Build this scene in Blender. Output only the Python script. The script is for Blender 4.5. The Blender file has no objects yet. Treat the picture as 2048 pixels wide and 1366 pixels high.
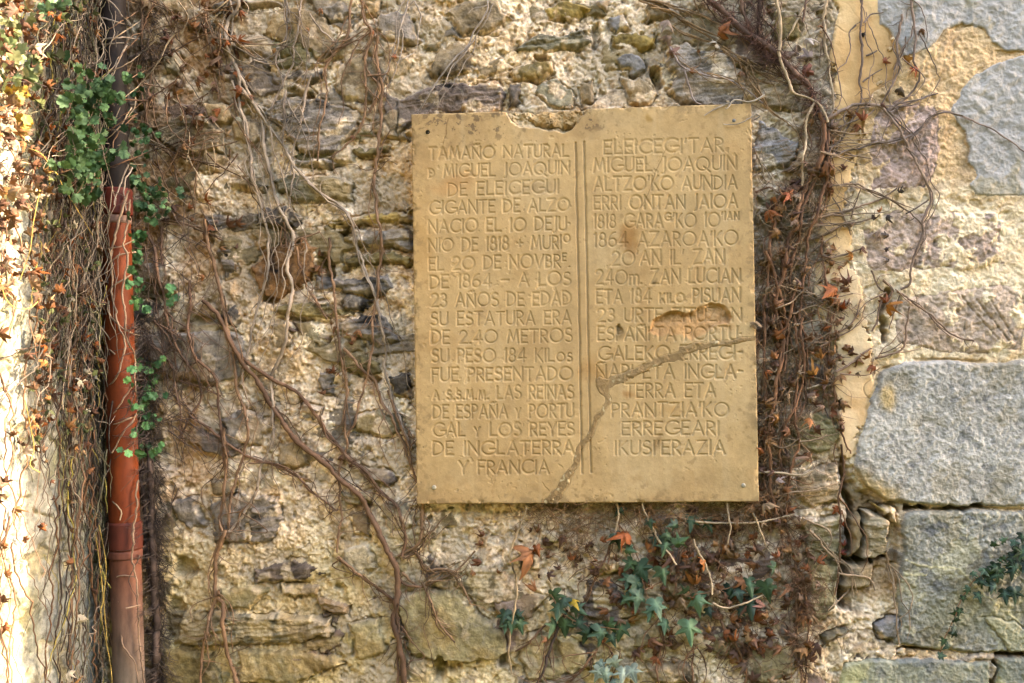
import bpy, math, random
import numpy as np
from math import radians as RAD
random.seed(7)
RES = 1.0            # mesh density of the carved surfaces (1 = final)
SC = bpy.context.scene
COL = SC.collection

# ------------------------------------------------------------------ camera, world, sun, exposure
CAM = np.array([0.15, -2.6, 1.75])
YAW, PITCH, ROLL = RAD(3.5476), RAD(1.0056), RAD(-0.9305)
FPX = 2048 * 35 / 36.0
def rot_matrix(y, p, r):
    cy, sy = math.cos(y), math.sin(y); a = math.pi / 2 + p
    cp, sp = math.cos(a), math.sin(a); cr, sr = math.cos(r), math.sin(r)
    return (np.array([[cy, -sy, 0], [sy, cy, 0], [0, 0, 1.]]) @ np.array([[1, 0, 0], [0, cp, -sp], [0, sp, cp.real]])
            @ np.array([[cr, -sr, 0], [sr, cr, 0], [0, 0, 1.]]))
RM = rot_matrix(YAW, PITCH, ROLL)
cd = bpy.data.cameras.new('camera'); cam = bpy.data.objects.new('camera', cd); COL.objects.link(cam)
cd.lens = 35; cd.sensor_width = 36; cd.clip_start = 0.05; cd.clip_end = 2000
import mathutils
m4 = mathutils.Matrix([list(RM[0]) + [CAM[0]], list(RM[1]) + [CAM[1]], list(RM[2]) + [CAM[2]], [0, 0, 0, 1]])
cam.matrix_world = m4
SC.camera = cam

SUN_EL, SUN_AZ = 27.0, 6.0            # elevation; angle behind the plane of the plaque wall, from +X
w = bpy.data.worlds.new('World'); SC.world = w; w.use_nodes = True
nt = w.node_tree; nt.nodes.clear()
sky = nt.nodes.new('ShaderNodeTexSky'); sky.sky_type = 'NISHITA'; sky.sun_disc = False
sky.sun_elevation = RAD(SUN_EL); sky.sun_rotation = RAD(90 - SUN_AZ)
sky.air_density = 1.0; sky.dust_density = 1.0; sky.ozone_density = 1.0
bg = nt.nodes.new('ShaderNodeBackground'); bg.inputs[1].default_value = 0.15
wo = nt.nodes.new('ShaderNodeOutputWorld')
nt.links.new(sky.outputs[0], bg.inputs[0]); nt.links.new(bg.outputs[0], wo.inputs[0])
sl = bpy.data.lights.new('sun', 'SUN'); sl.energy = 2.0; sl.angle = RAD(0.5); sl.color = (1.0, 0.93, 0.82)
so = bpy.data.objects.new('sun', sl); COL.objects.link(so)
sd = mathutils.Vector((math.cos(RAD(SUN_EL)) * math.cos(RAD(SUN_AZ)), math.cos(RAD(SUN_EL)) * math.sin(RAD(SUN_AZ)), math.sin(RAD(SUN_EL))))
so.rotation_euler = sd.to_track_quat('Z', 'Y').to_euler(); so.location = (6, 3, 8)
vs = SC.view_settings
SC.display_settings.display_device = 'sRGB'
vs.view_transform = 'Standard'; vs.look = 'None'; vs.gamma = 1.0
vs.exposure = 4.5
vs.use_white_balance = True; vs.white_balance_temperature = 8600; vs.white_balance_tint = 17
SC.cycles.max_bounces = 6

# ------------------------------------------------------------------ helpers
def unproject(px, py, depth=0.0):
    """source pixel of the photograph -> point on the vertical plane y = -depth"""
    px = np.asarray(px, float); py = np.asarray(py, float); depth = np.asarray(depth, float)
    d = np.stack([(px - 1024) / FPX, -(py - 683) / FPX, -np.ones_like(px)], -1) @ RM.T
    t = (-depth - CAM[1]) / d[..., 1]
    return CAM + d * t[..., None]
def project(X, Y, Z):
    v = np.stack([X - CAM[0], Y - CAM[1], Z - CAM[2]], -1) @ RM
    return 1024 - v[..., 0] / v[..., 2] * FPX, 683 + v[..., 1] / v[..., 2] * FPX
MMPX = 2.6 / FPX          # metres per source pixel on the wall
ALB = 0.72
def C(r, g, b, k=ALB):
    """seen sRGB colour -> linear base colour"""
    o = []
    for c in (r, g, b):
        c /= 255.0
        o.append((c / 12.92 if c <= .04045 else ((c + .055) / 1.055) ** 2.4) * k * .6)
    return np.array(o, np.float32)

class Grid:
    """separable smooth noise on the tensor grid xs x zs"""
    def __init__(s, xs, zs): s.xs, s.zs = np.asarray(xs, float), np.asarray(zs, float)
    @staticmethod
    def _w(u):
        i = np.floor(u).astype(int); t = (u - i).astype(np.float32)
        return i, [(1 - t) ** 3 / 6, (3 * t ** 3 - 6 * t ** 2 + 4) / 6, (-3 * t ** 3 + 3 * t ** 2 + 3 * t + 1) / 6, t ** 3 / 6]
    def n(s, sx, sz=None, seed=0):
        sz = sz or sx
        rng = np.random.default_rng(seed * 7919 + 13)
        ux = (s.xs - s.xs[0]) / sx + rng.random(); uz = (s.zs - s.zs[0]) / sz + rng.random()
        ix, wx = s._w(ux); iz, wz = s._w(uz)
        L = rng.standard_normal((iz.max() + 5, ix.max() + 5)).astype(np.float32)
        A = sum(wx[k][None, :] * L[:, ix + k] for k in range(4))
        return sum(wz[k][:, None] * A[iz + k, :] for k in range(4)) * 2.0
    def fbm(s, sx, oct=4, gain=.5, sz=None, seed=0):
        sz = sz or sx; a = 1.; o = 0; q = 0
        for i in range(oct):
            o = o + a * s.n(sx / 2 ** i, sz / 2 ** i, seed + 31 * i); q += a * a; a *= gain
        return o / math.sqrt(q)
def worley(X, Z, sx, sz, seed):
    rng = np.random.default_rng(seed); T = rng.random((64, 64, 3)).astype(np.float32)
    U = (X / sx).astype(np.float32); V = (Z / sz).astype(np.float32)
    iu = np.floor(U).astype(np.int32); iv = np.floor(V).astype(np.int32)
    f1 = np.full(U.shape, 9, np.float32); f2 = f1.copy(); idr = np.zeros_like(f1); cu = f1.copy(); cv = f1.copy()
    for a in (-1, 0, 1):
        for b in (-1, 0, 1):
            t = T[(iv + b) % 64, (iu + a) % 64]
            du = iu + a + t[..., 0] - U; dv = iv + b + t[..., 1] - V
            d = np.sqrt(du * du + dv * dv); k = d < f1
            f2 = np.where(k, f1, np.minimum(f2, d)); idr = np.where(k, t[..., 2], idr)
            cu = np.where(k, du, cu); cv = np.where(k, dv, cv); f1 = np.where(k, d, f1)
    return f1, f2, idr, cu, cv
def sstep(a, b, x):
    t = np.clip((x - a) / (b - a), 0, 1); return t * t * (3 - 2 * t)
def mix(a, b, k):
    return a + (b - a) * (k[..., None] if getattr(k, 'ndim', 0) else k)
def seg_dist(X, Y, a, b):
    ax, ay = a; bx, by = b; dx, dy = bx - ax, by - ay
    t = np.clip(((X - ax) * dx + (Y - ay) * dy) / max(dx * dx + dy * dy, 1e-9), 0, 1)
    return np.hypot(X - ax - t * dx, Y - ay - t * dy)
def poly_sd(X, Y, P):
    """signed distance, positive inside"""
    d = np.full(X.shape, 1e9, np.float32); ins = np.zeros(X.shape, bool)
    for i in range(len(P)):
        (ax, ay), (bx, by) = P[i], P[(i + 1) % len(P)]
        d = np.minimum(d, seg_dist(X, Y, P[i], P[(i + 1) % len(P)]))
        if ay != by:
            ins ^= ((ay > Y) != (by > Y)) & (X < (bx - ax) * (Y - ay) / (by - ay) + ax)
    return np.where(ins, d, -d)
def window(PX, PY, P, pad):
    """index window of the grid that holds the polygon (PX, PY nearly separable)"""
    p = np.array(P); x0, y0 = p.min(0) - pad; x1, y1 = p.max(0) + pad
    m = (PX > x0) & (PX < x1) & (PY > y0) & (PY < y1)
    r = np.where(m.any(1))[0]; c = np.where(m.any(0))[0]
    if len(r) == 0 or len(c) == 0: return None
    return slice(r[0], r[-1] + 1), slice(c[0], c[-1] + 1)
def P_(s):
    v = [float(q) for q in s.replace(',', ' ').split()]
    return [(v[i], v[i + 1]) for i in range(0, len(v), 2)]

def raw_mesh(name, V, loops, starts, totals, colors, material, parent=None, smooth=True):
    me = bpy.data.meshes.new(name)
    me.vertices.add(len(V)); me.vertices.foreach_set('co', np.ascontiguousarray(V, np.float32).ravel())
    me.loops.add(len(loops)); me.loops.foreach_set('vertex_index', np.ascontiguousarray(loops, np.int32))
    me.polygons.add(len(starts))
    me.polygons.foreach_set('loop_start', np.ascontiguousarray(starts, np.int32))
    me.polygons.foreach_set('loop_total', np.ascontiguousarray(totals, np.int32))
    me.polygons.foreach_set('use_smooth', np.full(len(starts), smooth))
    me.update(calc_edges=True)
    at = me.color_attributes.new('Col', 'FLOAT_COLOR', 'POINT')
    c4 = np.ones((len(V), 4), np.float32); c4[:, :3] = np.clip(colors, 0.004, .95)
    at.data.foreach_set('color', c4.ravel())
    me.materials.append(material)
    o = bpy.data.objects.new(name, me); COL.objects.link(o)
    if parent: o.parent = parent; o.matrix_parent_inverse = mathutils.Matrix.Translation(-parent.location)
    return o
def grid_part(name, V, Cc, fmask, material, parent=None, flip=False):
    nz, nx = V.shape[:2]
    r, c = np.where(fmask)
    if len(r) == 0: return None
    a = r * nx + c
    q = np.stack([a, a + 1, a + nx + 1, a + nx], 1)
    if flip: q = q[:, ::-1]
    u, inv = np.unique(q.ravel(), return_inverse=True)
    n = len(r)
    return raw_mesh(name, V.reshape(-1, 3)[u], inv, np.arange(n) * 4, np.full(n, 4), Cc.reshape(-1, 3)[u], material, parent)
class MB:
    """collects tubes and leaves into ONE mesh"""
    def __init__(s): s.V = []; s.F = []; s.C = []; s.n = 0; s.Q = []
    def _v(s, V, Cc):
        V = np.asarray(V, float); s.V.append(V); s.C.append(np.broadcast_to(np.asarray(Cc, float), (len(V), 3))); s.n += len(V)
    def add(s, V, F, Cc):
        s.F += [tuple(i + s.n for i in f) for f in F]; s._v(V, Cc)
    def addq(s, V, Q, Cc):
        s.Q.append(np.asarray(Q) + s.n); s._v(V, Cc)
    def build(s, name, material, parent=None, smooth=True):
        if s.n == 0: return None
        q = np.concatenate(s.Q) if s.Q else np.zeros((0, 4), int)
        tot = np.array([4] * len(q) + [len(f) for f in s.F], int); st = np.concatenate([[0], np.cumsum(tot)[:-1]])
        loops = np.concatenate([q.ravel()] + ([np.concatenate([np.array(f) for f in s.F])] if s.F else []))
        return raw_mesh(name, np.concatenate(s.V), loops, st, tot, np.concatenate(s.C), material, parent, smooth)
def tag(o, label, cat, group=None, kind=None):
    if label: o['label'] = label
    if cat: o['category'] = cat
    if group: o['group'] = group
    if kind: o['kind'] = kind
    return o
def thing(name, label, cat, loc=(0, 0, 0), group=None):
    o = bpy.data.objects.new(name, None); COL.objects.link(o); o.empty_display_size = .05; o.location = [float(v) for v in loc]
    return tag(o, label, cat, group)

# ------------------------------------------------------------------ materials
def surface(name, rough=.9, bump=.4, scale=300, var=.18, spec=.25, dist=.0015, sss=0., streak=None, scale2=40):
    m = bpy.data.materials.new(name); m.use_nodes = True
    t = m.node_tree; b = t.nodes['Principled BSDF']
    b.inputs['Roughness'].default_value = rough; b.inputs['Specular IOR Level'].default_value = spec
    a = t.nodes.new('ShaderNodeVertexColor'); a.layer_name = 'Col'
    tc = t.nodes.new('ShaderNodeTexCoord'); mp = t.nodes.new('ShaderNodeMapping')
    if streak: mp.inputs['Scale'].default_value = streak
    t.links.new(tc.outputs['Object'], mp.inputs[0])
    n1 = t.nodes.new('ShaderNodeTexNoise'); n1.inputs['Scale'].default_value = scale; n1.inputs['Detail'].default_value = 5; n1.inputs['Roughness'].default_value = .65
    n2 = t.nodes.new('ShaderNodeTexNoise'); n2.inputs['Scale'].default_value = scale2; n2.inputs['Detail'].default_value = 6
    t.links.new(mp.outputs[0], n1.inputs['Vector']); t.links.new(mp.outputs[0], n2.inputs['Vector'])
    ad = t.nodes.new('ShaderNodeMath'); ad.operation = 'ADD'
    t.links.new(n1.outputs[0], ad.inputs[0]); t.links.new(n2.outputs[0], ad.inputs[1])
    mr = t.nodes.new('ShaderNodeMapRange'); mr.inputs['From Min'].default_value = .55; mr.inputs['From Max'].default_value = 1.45
    mr.inputs['To Min'].default_value = 1 - var; mr.inputs['To Max'].default_value = 1 + var
    t.links.new(ad.outputs[0], mr.inputs['Value'])
    mu = t.nodes.new('ShaderNodeVectorMath'); mu.operation = 'SCALE'
    t.links.new(a.outputs['Color'], mu.inputs[0]); t.links.new(mr.outputs[0], mu.inputs['Scale'])
    t.links.new(mu.outputs[0], b.inputs['Base Color'])
    bp = t.nodes.new('ShaderNodeBump'); bp.inputs['Strength'].default_value = bump; bp.inputs['Distance'].default_value = dist
    t.links.new(n1.outputs[0], bp.inputs['Height']); t.links.new(bp.outputs[0], b.inputs['Normal'])
    if sss:
        tr = t.nodes.new('ShaderNodeBsdfTranslucent'); ms = t.nodes.new('ShaderNodeMixShader'); ms.inputs[0].default_value = sss
        out = t.nodes['Material Output']
        t.links.new(mu.outputs[0], tr.inputs[0]); t.links.new(b.outputs[0], ms.inputs[1]); t.links.new(tr.outputs[0], ms.inputs[2])
        t.links.new(ms.outputs[0], out.inputs[0])
    return m
M_WALL = surface('masonry', .93, .9, 170, .42, .2, dist=.004, scale2=60)
M_ASHLAR = surface('ashlar', .9, .9, 190, .34, .25, dist=.004, scale2=70)
M_PLASTER = surface('plaster', .95, .4, 160, .12, .15, dist=.003)
M_RENDER = surface('grey_render', .95, .8, 140, .12, .2, dist=.004)
M_PLAQUE = surface('sandstone', .88, .35, 300, .13, .22, dist=.001)
M_CEMENT = surface('cement', .95, .5, 500, .22, .15, dist=.001)
M_BARK = surface('bark', .85, .6, 250, .35, .2, dist=.001)
M_DRY = surface('dry_leaf', .7, .4, 160, .22, .3, dist=.001, sss=.12)
M_GREEN = surface('green_leaf', .6, .3, 120, .2, .22, dist=.001, sss=.12)
M_PIPE = surface('pipe_paint', .6, .3, 70, .6, .15, dist=.0006, streak=(1, 1, .35), scale2=18)
M_IRON = surface('black_pipe', .65, .12, 120, .45, .1, dist=.0006, streak=(1, 1, .4), scale2=20)
M_METAL = surface('screw_metal', .5, .3, 500, .2, .5, dist=.0004)
M_GROUND = surface('ground', .95, .8, 30, .25, .1, dist=.02, scale2=2)
# ------------------------------------------------------------------ the plaque wall (rubble, plaster, squared blocks)
XL, XR, HW = -1.113, 2.6, 6.0       # inner corner, far end of the wall, height of the wall
SP = 0.0019 / RES
def graded(a, f0, f1, b, sp):
    mid = np.arange(f0, f1, sp)
    def tail(gap):
        o = []; s = sp; p = 0
        while p < gap:
            s = min(s * 1.15, .05); p += s; o.append(min(p, gap))
        return np.array(o)
    lo = f0 - tail(f0 - a)[::-1] if f0 > a else np.array([])
    hi = mid[-1] + tail(b - mid[-1])
    return np.unique(np.concatenate([lo, mid, hi]))
gx = graded(XL, XL, 1.36, XR, SP); gz = graded(0.0, .86, 2.80, HW, SP)
G = Grid(gx, gz)
X, Z = np.meshgrid(gx, gz)
PX, PY = project(X, np.zeros_like(X), Z)
PX = PX.astype(np.float32); PY = PY.astype(np.float32)
mm = .001
WX = PX + 4.5 * G.fbm(.045, 3, seed=1) + 1.5 * G.n(.008, seed=2)
WY = PY + 3.5 * G.fbm(.045, 3, seed=3) + 1.5 * G.n(.008, seed=4)

# --- mortar
n_big, n_mid = G.fbm(.09, 3, seed=10), G.fbm(.028, 3, seed=11)
n_fine, n_grit = G.fbm(.008, 2, .7, seed=12), G.n(.004, seed=13)
f1, f2, cid, _, _ = worley(PX, PY, 9, 8, 5)
lump = (np.clip(1 - f1 * 1.5, 0, 1))
mort = (n_big * 3.8 + n_mid * 2.6 + n_fine * 1.5 + n_grit * .8 + lump * 1.2 * sstep(-.3, .8, n_mid)) * mm
pit = sstep(1.15, 1.7, G.fbm(.014, 2, seed=14))
mort -= pit * 7 * mm
mort -= sstep(1.3, 1.9, G.n(.006, seed=15)) * 2.5 * mm
mcol = np.empty(X.shape + (3,), np.float32); mcol[:] = C(246, 222, 188)
mcol = mix(mcol, C(222, 190, 144), sstep(-.3, 1.5, G.fbm(.12, 4, seed=16)) * .7)
mcol = mix(mcol, C(240, 222, 186), sstep(.3, 1.3, G.fbm(.05, 3, seed=17)) * .8)
mcol = mix(mcol, C(170, 128, 70), sstep(.7, 1.8, G.fbm(.035, 3, seed=18)) * .6)
mcol = mix(mcol, C(120, 100, 72), sstep(.9, 1.7, n_fine + .3 * n_grit) * .35)
speck = G.fbm(.010, 3, .75, seed=19)
mcol = mix(mcol, C(132, 98, 58), sstep(.75, 1.6, speck) * .55); mcol = mix(mcol, C(250, 238, 212), sstep(.7, 1.5, -speck) * .6)
mcol *= (1 + .16 * n_grit + .08 * n_fine)[..., None]
def spot(cx, cy, rx, ry, soft=.5):
    d = np.hypot((WX - cx) / rx, (WY - cy) / ry); return sstep(1 + soft, 1 - soft, d)
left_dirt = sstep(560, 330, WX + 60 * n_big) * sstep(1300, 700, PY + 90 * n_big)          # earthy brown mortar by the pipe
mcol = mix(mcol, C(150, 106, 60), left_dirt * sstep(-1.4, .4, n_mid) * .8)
mcol = mix(mcol, C(190, 140, 70), spot(800, 400, 60, 140) * .5)
mcol = mix(mcol, C(165, 120, 62), spot(470, 520, 110, 90) * .6)
mcol = mix(mcol, C(170, 120, 60), spot(395, 900, 40, 60) * .5)
algae = sstep(1080, 1330, PY + 50 * n_big) * sstep(1500, 1200, PX)
mcol = mix(mcol, C(196, 180, 116), algae * .5)
mcol = mix(mcol, C(140, 132, 66), algae * sstep(.3, 1.3, n_mid) * .45)
mcol = mix(mcol, C(178, 160, 110), sstep(950, 1150, PY) * sstep(1000, 700, PX) * .45)

# --- small stones in the mortar, and everything outside the picture
f1, f2, cid, cu, cv = worley(WX + 14 * G.fbm(.06, 3, seed=22), WY + 12 * G.fbm(.06, 3, seed=23), 118, 66, 21)
edge = (f2 - f1)
inside = sstep(.03, .2, edge)
on = cid < .34
far = (PX > 2100) | (PY < -40) | (PY > 1400)
on = np.where(far, cid < .8, on)
fill = np.where(on, inside * (9 + 14 * np.modf(cid * 37)[0]) * mm - 4 * mm + (cu * (np.modf(cid * 91)[0] - .5) + cv * (np.modf(cid * 53)[0] - .5)) * 16 * mm
                + (G.fbm(.03, 4, seed=30) * 2 + G.n(.05, .004, seed=31) * .8) * mm, -.05)
fill -= .003
pal = np.array([C(158, 146, 128), C(150, 134, 100), C(176, 160, 128), C(128, 116, 104), C(146, 124, 108), C(140, 132, 96)])
fcol = pal[np.clip((np.modf(cid * 17)[0] * 6).astype(int), 0, 5)] * (.85 + .3 * np.modf(cid * 71)[0])[..., None] * (1 + .15 * G.fbm(.05, 4, seed=32) + .1 * n_fine)[..., None]
ffilm = sstep(-.2, .7, G.fbm(.05, 5, .6, seed=33) + np.modf(cid * 29)[0] - .40)
fcol = mix(fcol, mcol, ffilm * .85); fill += ffilm * (1 + n_fine) * mm
grey = sstep(.1, .9, G.fbm(.07, 5, .6, seed=34)) * sstep(300, 420, PX)
mcol = mix(mcol, C(176, 162, 138), grey * .75)
mort -= sstep(.95, 1., 1 - np.abs(G.fbm(.07, 4, .6, seed=35))) * sstep(.2, 1, G.n(.06, seed=36)) * 7 * mm
mcol *= 1.32
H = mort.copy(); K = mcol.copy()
def lay(h, c, sel=slice(None)):
    k = h > H[sel]
    H[sel] = np.where(k, h, H[sel]); K[sel] = np.where(k[..., None], c, K[sel])
lay(fill, fcol)

# --- traced stones: tone, height mm, bedding, outline in source pixels
TONE = dict(g=(164, 154, 140), b=(178, 158, 126), o=(150, 134, 90), d=(112, 104, 94), p=(146, 130, 118), y=(184, 158, 92), n=(158, 118, 78),
            s=(142, 136, 112), l=(206, 192, 160), w=(158, 156, 152), m=(128, 114, 100), e=(166, 154, 114))
STONES = [
 'g 12 0 434,0 557,0 565,11 524,17 475,19 434,24', 'b 20 0 539,32 580,22 625,22 648,38 668,56 677,86 659,109 632,114 610,101 565,82 531,71',
 'g 12 1 471,86 498,75 535,71 580,97 595,112 550,124 486,116', 'g 14 1 531,146 576,150 610,135 640,131 655,150 632,157 602,161 561,165',
 'o 16 0 572,169 610,169 636,186 617,191 580,180', 'b 20 0 676,142 689,120 730,112 767,116 779,150 760,187 737,202 700,204 674,187',
 'g 20 0 754,49 767,34 797,24 820,34 839,60 846,79 816,84 779,88 760,75', 'g 24 1 550,199 587,191 640,199 685,210 719,225 719,255 700,277 662,309 610,307 576,285 550,240',
 'b 12 0 737,244 760,230 800,215 822,240 822,275 760,277', 'o 22 0 711,296 779,287 784,290 760,309 722,309',
 'g 16 1 584,315 640,315 685,326 662,337 632,330 587,330', 's 18 1 546,356 580,349 640,349 707,371 707,409 647,397 587,397 557,379',
 'o 14 1 460,360 501,356 535,367 531,379 464,379', 'd 16 0 527,416 561,412 610,435 595,454 531,454', 'y 22 2 644,450 707,442 824,416 824,442 782,454 715,454 662,457',
 'g 22 1 677,469 711,457 824,461 824,503 775,495 722,491 685,484', 'b 16 0 400,210 449,210 475,232 456,247 400,247', 'b 12 0 464,240 524,247 527,281 494,300 464,277',
 'n 20 0 509,536 542,491 587,484 636,495 640,544 610,570 546,604 520,585', 'd 14 1 437,514 456,484 482,529 486,547 449,559',
 'o 14 1 681,514 737,506 824,510 824,529 737,529 689,532', 'g 18 1 629,559 662,562 715,562 775,551 786,581 756,596 700,585 640,585',
 'o 24 1 554,611 595,606 662,607 719,622 722,630 659,637 602,637 557,626', 'g 16 1 677,645 722,630 760,626 790,645 805,682 760,690 719,679 685,679',
 'g 22 0 302,672 345,658 400,664 449,662 486,672 500,718 490,757 440,770 400,766 345,766 308,724', 'o 16 0 670,712 719,705 760,720 764,742 730,750 677,735',
 'd 12 0 782,750 824,742 824,795 794,791', 'g 16 0 445,844 490,817 527,825 539,851 524,889 449,900', 's 10 0 711,832 760,814 812,832 820,870 767,874 719,859',
 'd 12 0 434,630 464,611 486,637 471,652 441,649', 'g 14 1 501,996 557,993 565,1056 542,1086 497,1075 494,1023', 'm 16 1 505,1131 580,1120 640,1131 662,1150 595,1165 512,1169',
 's 22 2 335,1225 437,1223 512,1229 625,1236 659,1240 655,1270 610,1281 505,1287 445,1287 340,1289', 'm 16 2 625,1199 670,1195 700,1210 692,1229 647,1225',
 'p 14 0 715,929 775,933 797,955 775,978 730,959', 'm 8 0 689,1026 737,1034 737,1079 700,1071', 'l 16 0 689,1094 737,1094 749,1139 719,1154 689,1128',
 'e 28 0 795,1195 850,1180 920,1185 950,1215 1010,1270 1012,1310 985,1325 880,1320 810,1310', 'b 18 0 894,22 924,8 995,0 1010,30 1025,41 980,67 920,75 909,45',
 'b 18 0 849,142 875,105 912,86 942,86 957,112 946,142 905,156 867,154', 's 22 2 1062,75 1085,64 1122,75 1160,67 1190,90 1160,101 1122,101 1070,109 1017,105',
 'o 24 0 1012,150 1025,135 1070,127 1107,127 1107,148 1070,156 1025,157', 'w 18 0 1224,116 1242,109 1295,112 1299,142 1280,154 1239,142',
 'b 16 0 1246,158 1284,157 1314,185 1304,206 1255,212', 'w 10 0 1214,38 1252,34 1260,64 1222,68', 'p 15 1 800,210 837,180 897,165 995,161 1010,176 1002,216 987,228 849,232 800,270',
 'd 16 0 1017,165 1044,169 1040,212 1021,212', 's 16 0 1077,165 1115,157 1141,187 1134,223 1100,216 1070,180', 'b 12 0 1152,165 1190,165 1190,204 1160,212',
 'g 20 1 1339,97 1372,86 1417,97 1455,109 1492,157 1500,180 1485,212 1410,212 1361,204 1335,180 1350,161 1335,124', 'y 14 0 1211,75 1275,64 1316,75 1312,94 1222,97',
 'b 14 1 1500,176 1556,157 1590,180 1612,225 1575,225 1526,214', 'w 14 1 1507,240 1537,255 1590,285 1597,319 1560,337 1509,349', 's 14 2 1513,390 1575,390 1642,397 1635,442 1575,461 1515,450',
 'o 8 0 1537,22 1594,22 1605,75 1560,97', 'b 18 1 1590,948 1675,929 1680,1004 1611,1011', 'e 20 1 1600,1034 1675,1034 1680,1139 1673,1214 1630,1248 1611,1206 1604,1116',
 'l 18 0 326,112 360,105 375,135 360,161 334,150', 'b 16 1 315,247 360,232 397,240 435,262 442,300 360,311 315,285', 'd 14 1 412,424 520,430 510,465 430,470',
 'l 20 0 337,397 360,405 352,420 336,416', 'g 14 0 262,525 319,529 337,551 322,589 262,581', 'd 8 0 265,600 330,603 325,650 268,655', 'g 14 0 349,1004 397,996 416,1049 375,1064 349,1034',
 'g 12 0 420,1000 487,985 492,1075 430,1085', 'm 18 2 1179,1165 1224,1161 1250,1191 1261,1225 1205,1251 1164,1229 1167,1191', 'p 14 0 980,1199 1040,1191 1092,1191 1062,1229 1017,1251',
 'e 16 0 1040,1113 1077,1113 1085,1135 1047,1145', 'y 20 0 1364,1116 1394,1109 1401,1150 1368,1154', 'e 18 0 1424,1259 1461,1259 1461,1304 1424,1304', 'e 18 0 1268,1266 1304,1261 1310,1293 1270,1298',
 'l 18 0 1085,1065 1110,1062 1118,1082 1092,1090', 'y 20 0 1185,1128 1240,1118 1246,1150 1190,1155', 'b 12 0 405,300 450,310 445,345 400,340', 'g 12 1 556,250 530,232 552,205 560,225',
 'g 14 1 640,745 668,748 664,790 640,775', 's 12 0 590,640 640,645 672,665 640,690 596,672', 'b 14 0 545,640 575,642 580,690 550,700', 'g 14 0 700,585 740,600 730,622 690,618',
 'e 18 0 470,1300 560,1296 640,1300 690,1330 600,1366 470,1366', 'e 16 0 690,1245 760,1235 770,1300 720,1330', 'o 12 0 330,1300 430,1305 440,1380 320,1380', 'e 14 0 1060,1265 1150,1280 1180,1340 1060,1366 1030,1320',
 'b 16 0 430,70 462,66 466,92 432,96', 'g 14 0 640,20 690,10 720,30 690,48 660,44', 'b 14 0 728,0 760,0 756,24 732,28', 's 12 1 852,85 885,80 880,98 850,104', 'y 12 0 1090,10 1140,6 1180,20 1150,44 1100,40',
 'b 16 0 1290,10 1330,6 1335,40 1300,46', 'g 12 0 1190,0 1215,0 1212,26 1192,22', 'b 10 0 955,125 1000,118 1004,146 960,152', 'y 14 0 1070,300 1071,301 1072,300',
 'e 16 0 1500,1290 1560,1280 1590,1330 1540,1366 1490,1350', 'b 12 0 1530,490 1570,480 1575,530 1530,540', 'l 12 0 1535,560 1575,560 1570,620 1530,610', 'l 14 0 1570,650 1640,640 1650,700 1590,710',
 's 12 0 1540,880 1590,870 1588,930 1545,930', 'g 12 1 1300,1030 1360,1030 1350,1060 1300,1060', 'b 14 0 1300,1330 1380,1320 1390,1366 1310,1366', 'g 14 1 600,810 640,815 636,850 596,846',
 'b 12 0 555,890 610,880 620,930 560,940', 's 14 1 690,985 745,985 742,1012 692,1010', 'l 14 0 760,1010 810,1000 830,1050 780,1060', 'b 12 0 560,1165 640,1170 630,1195 560,1190',
 'e 12 0 440,1170 540,1180 500,1220 440,1216', 'b 12 0 420,960 470,950 475,985 425,990', 'b 12 0 275,60 320,50 325,95 280,100', 'o 10 0 280,170 318,180 312,225 275,220', 'b 12 0 380,20 425,30 420,70 385,66']
smear_n = G.fbm(.03, 4, seed=40); facet_n = G.fbm(.05, 4, .55, seed=41); rough_n = G.fbm(.009, 3, .6, seed=42)
def bend(a, amp, sd):
    sh = (G.fbm(.07, 3, seed=sd) * amp / SP).astype(int) + (X * .12 * math.sin(sd) / SP).astype(int)
    return a[np.clip(np.arange(len(gz))[:, None] + sh, 0, len(gz) - 1), np.arange(len(gx))[None, :]]
strata = bend(G.n(.06, .006, seed=43) * .6 + G.n(.03, .003, seed=44) * .5 + G.fbm(.02, 3, seed=48) * .5, .006, 49); strata2 = bend(G.fbm(.13, 3, sz=.011, seed=45), .008, 50)
ctone = G.fbm(.06, 4, seed=46); vein = 1 - np.abs(G.fbm(.05, 4, seed=47))
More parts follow.
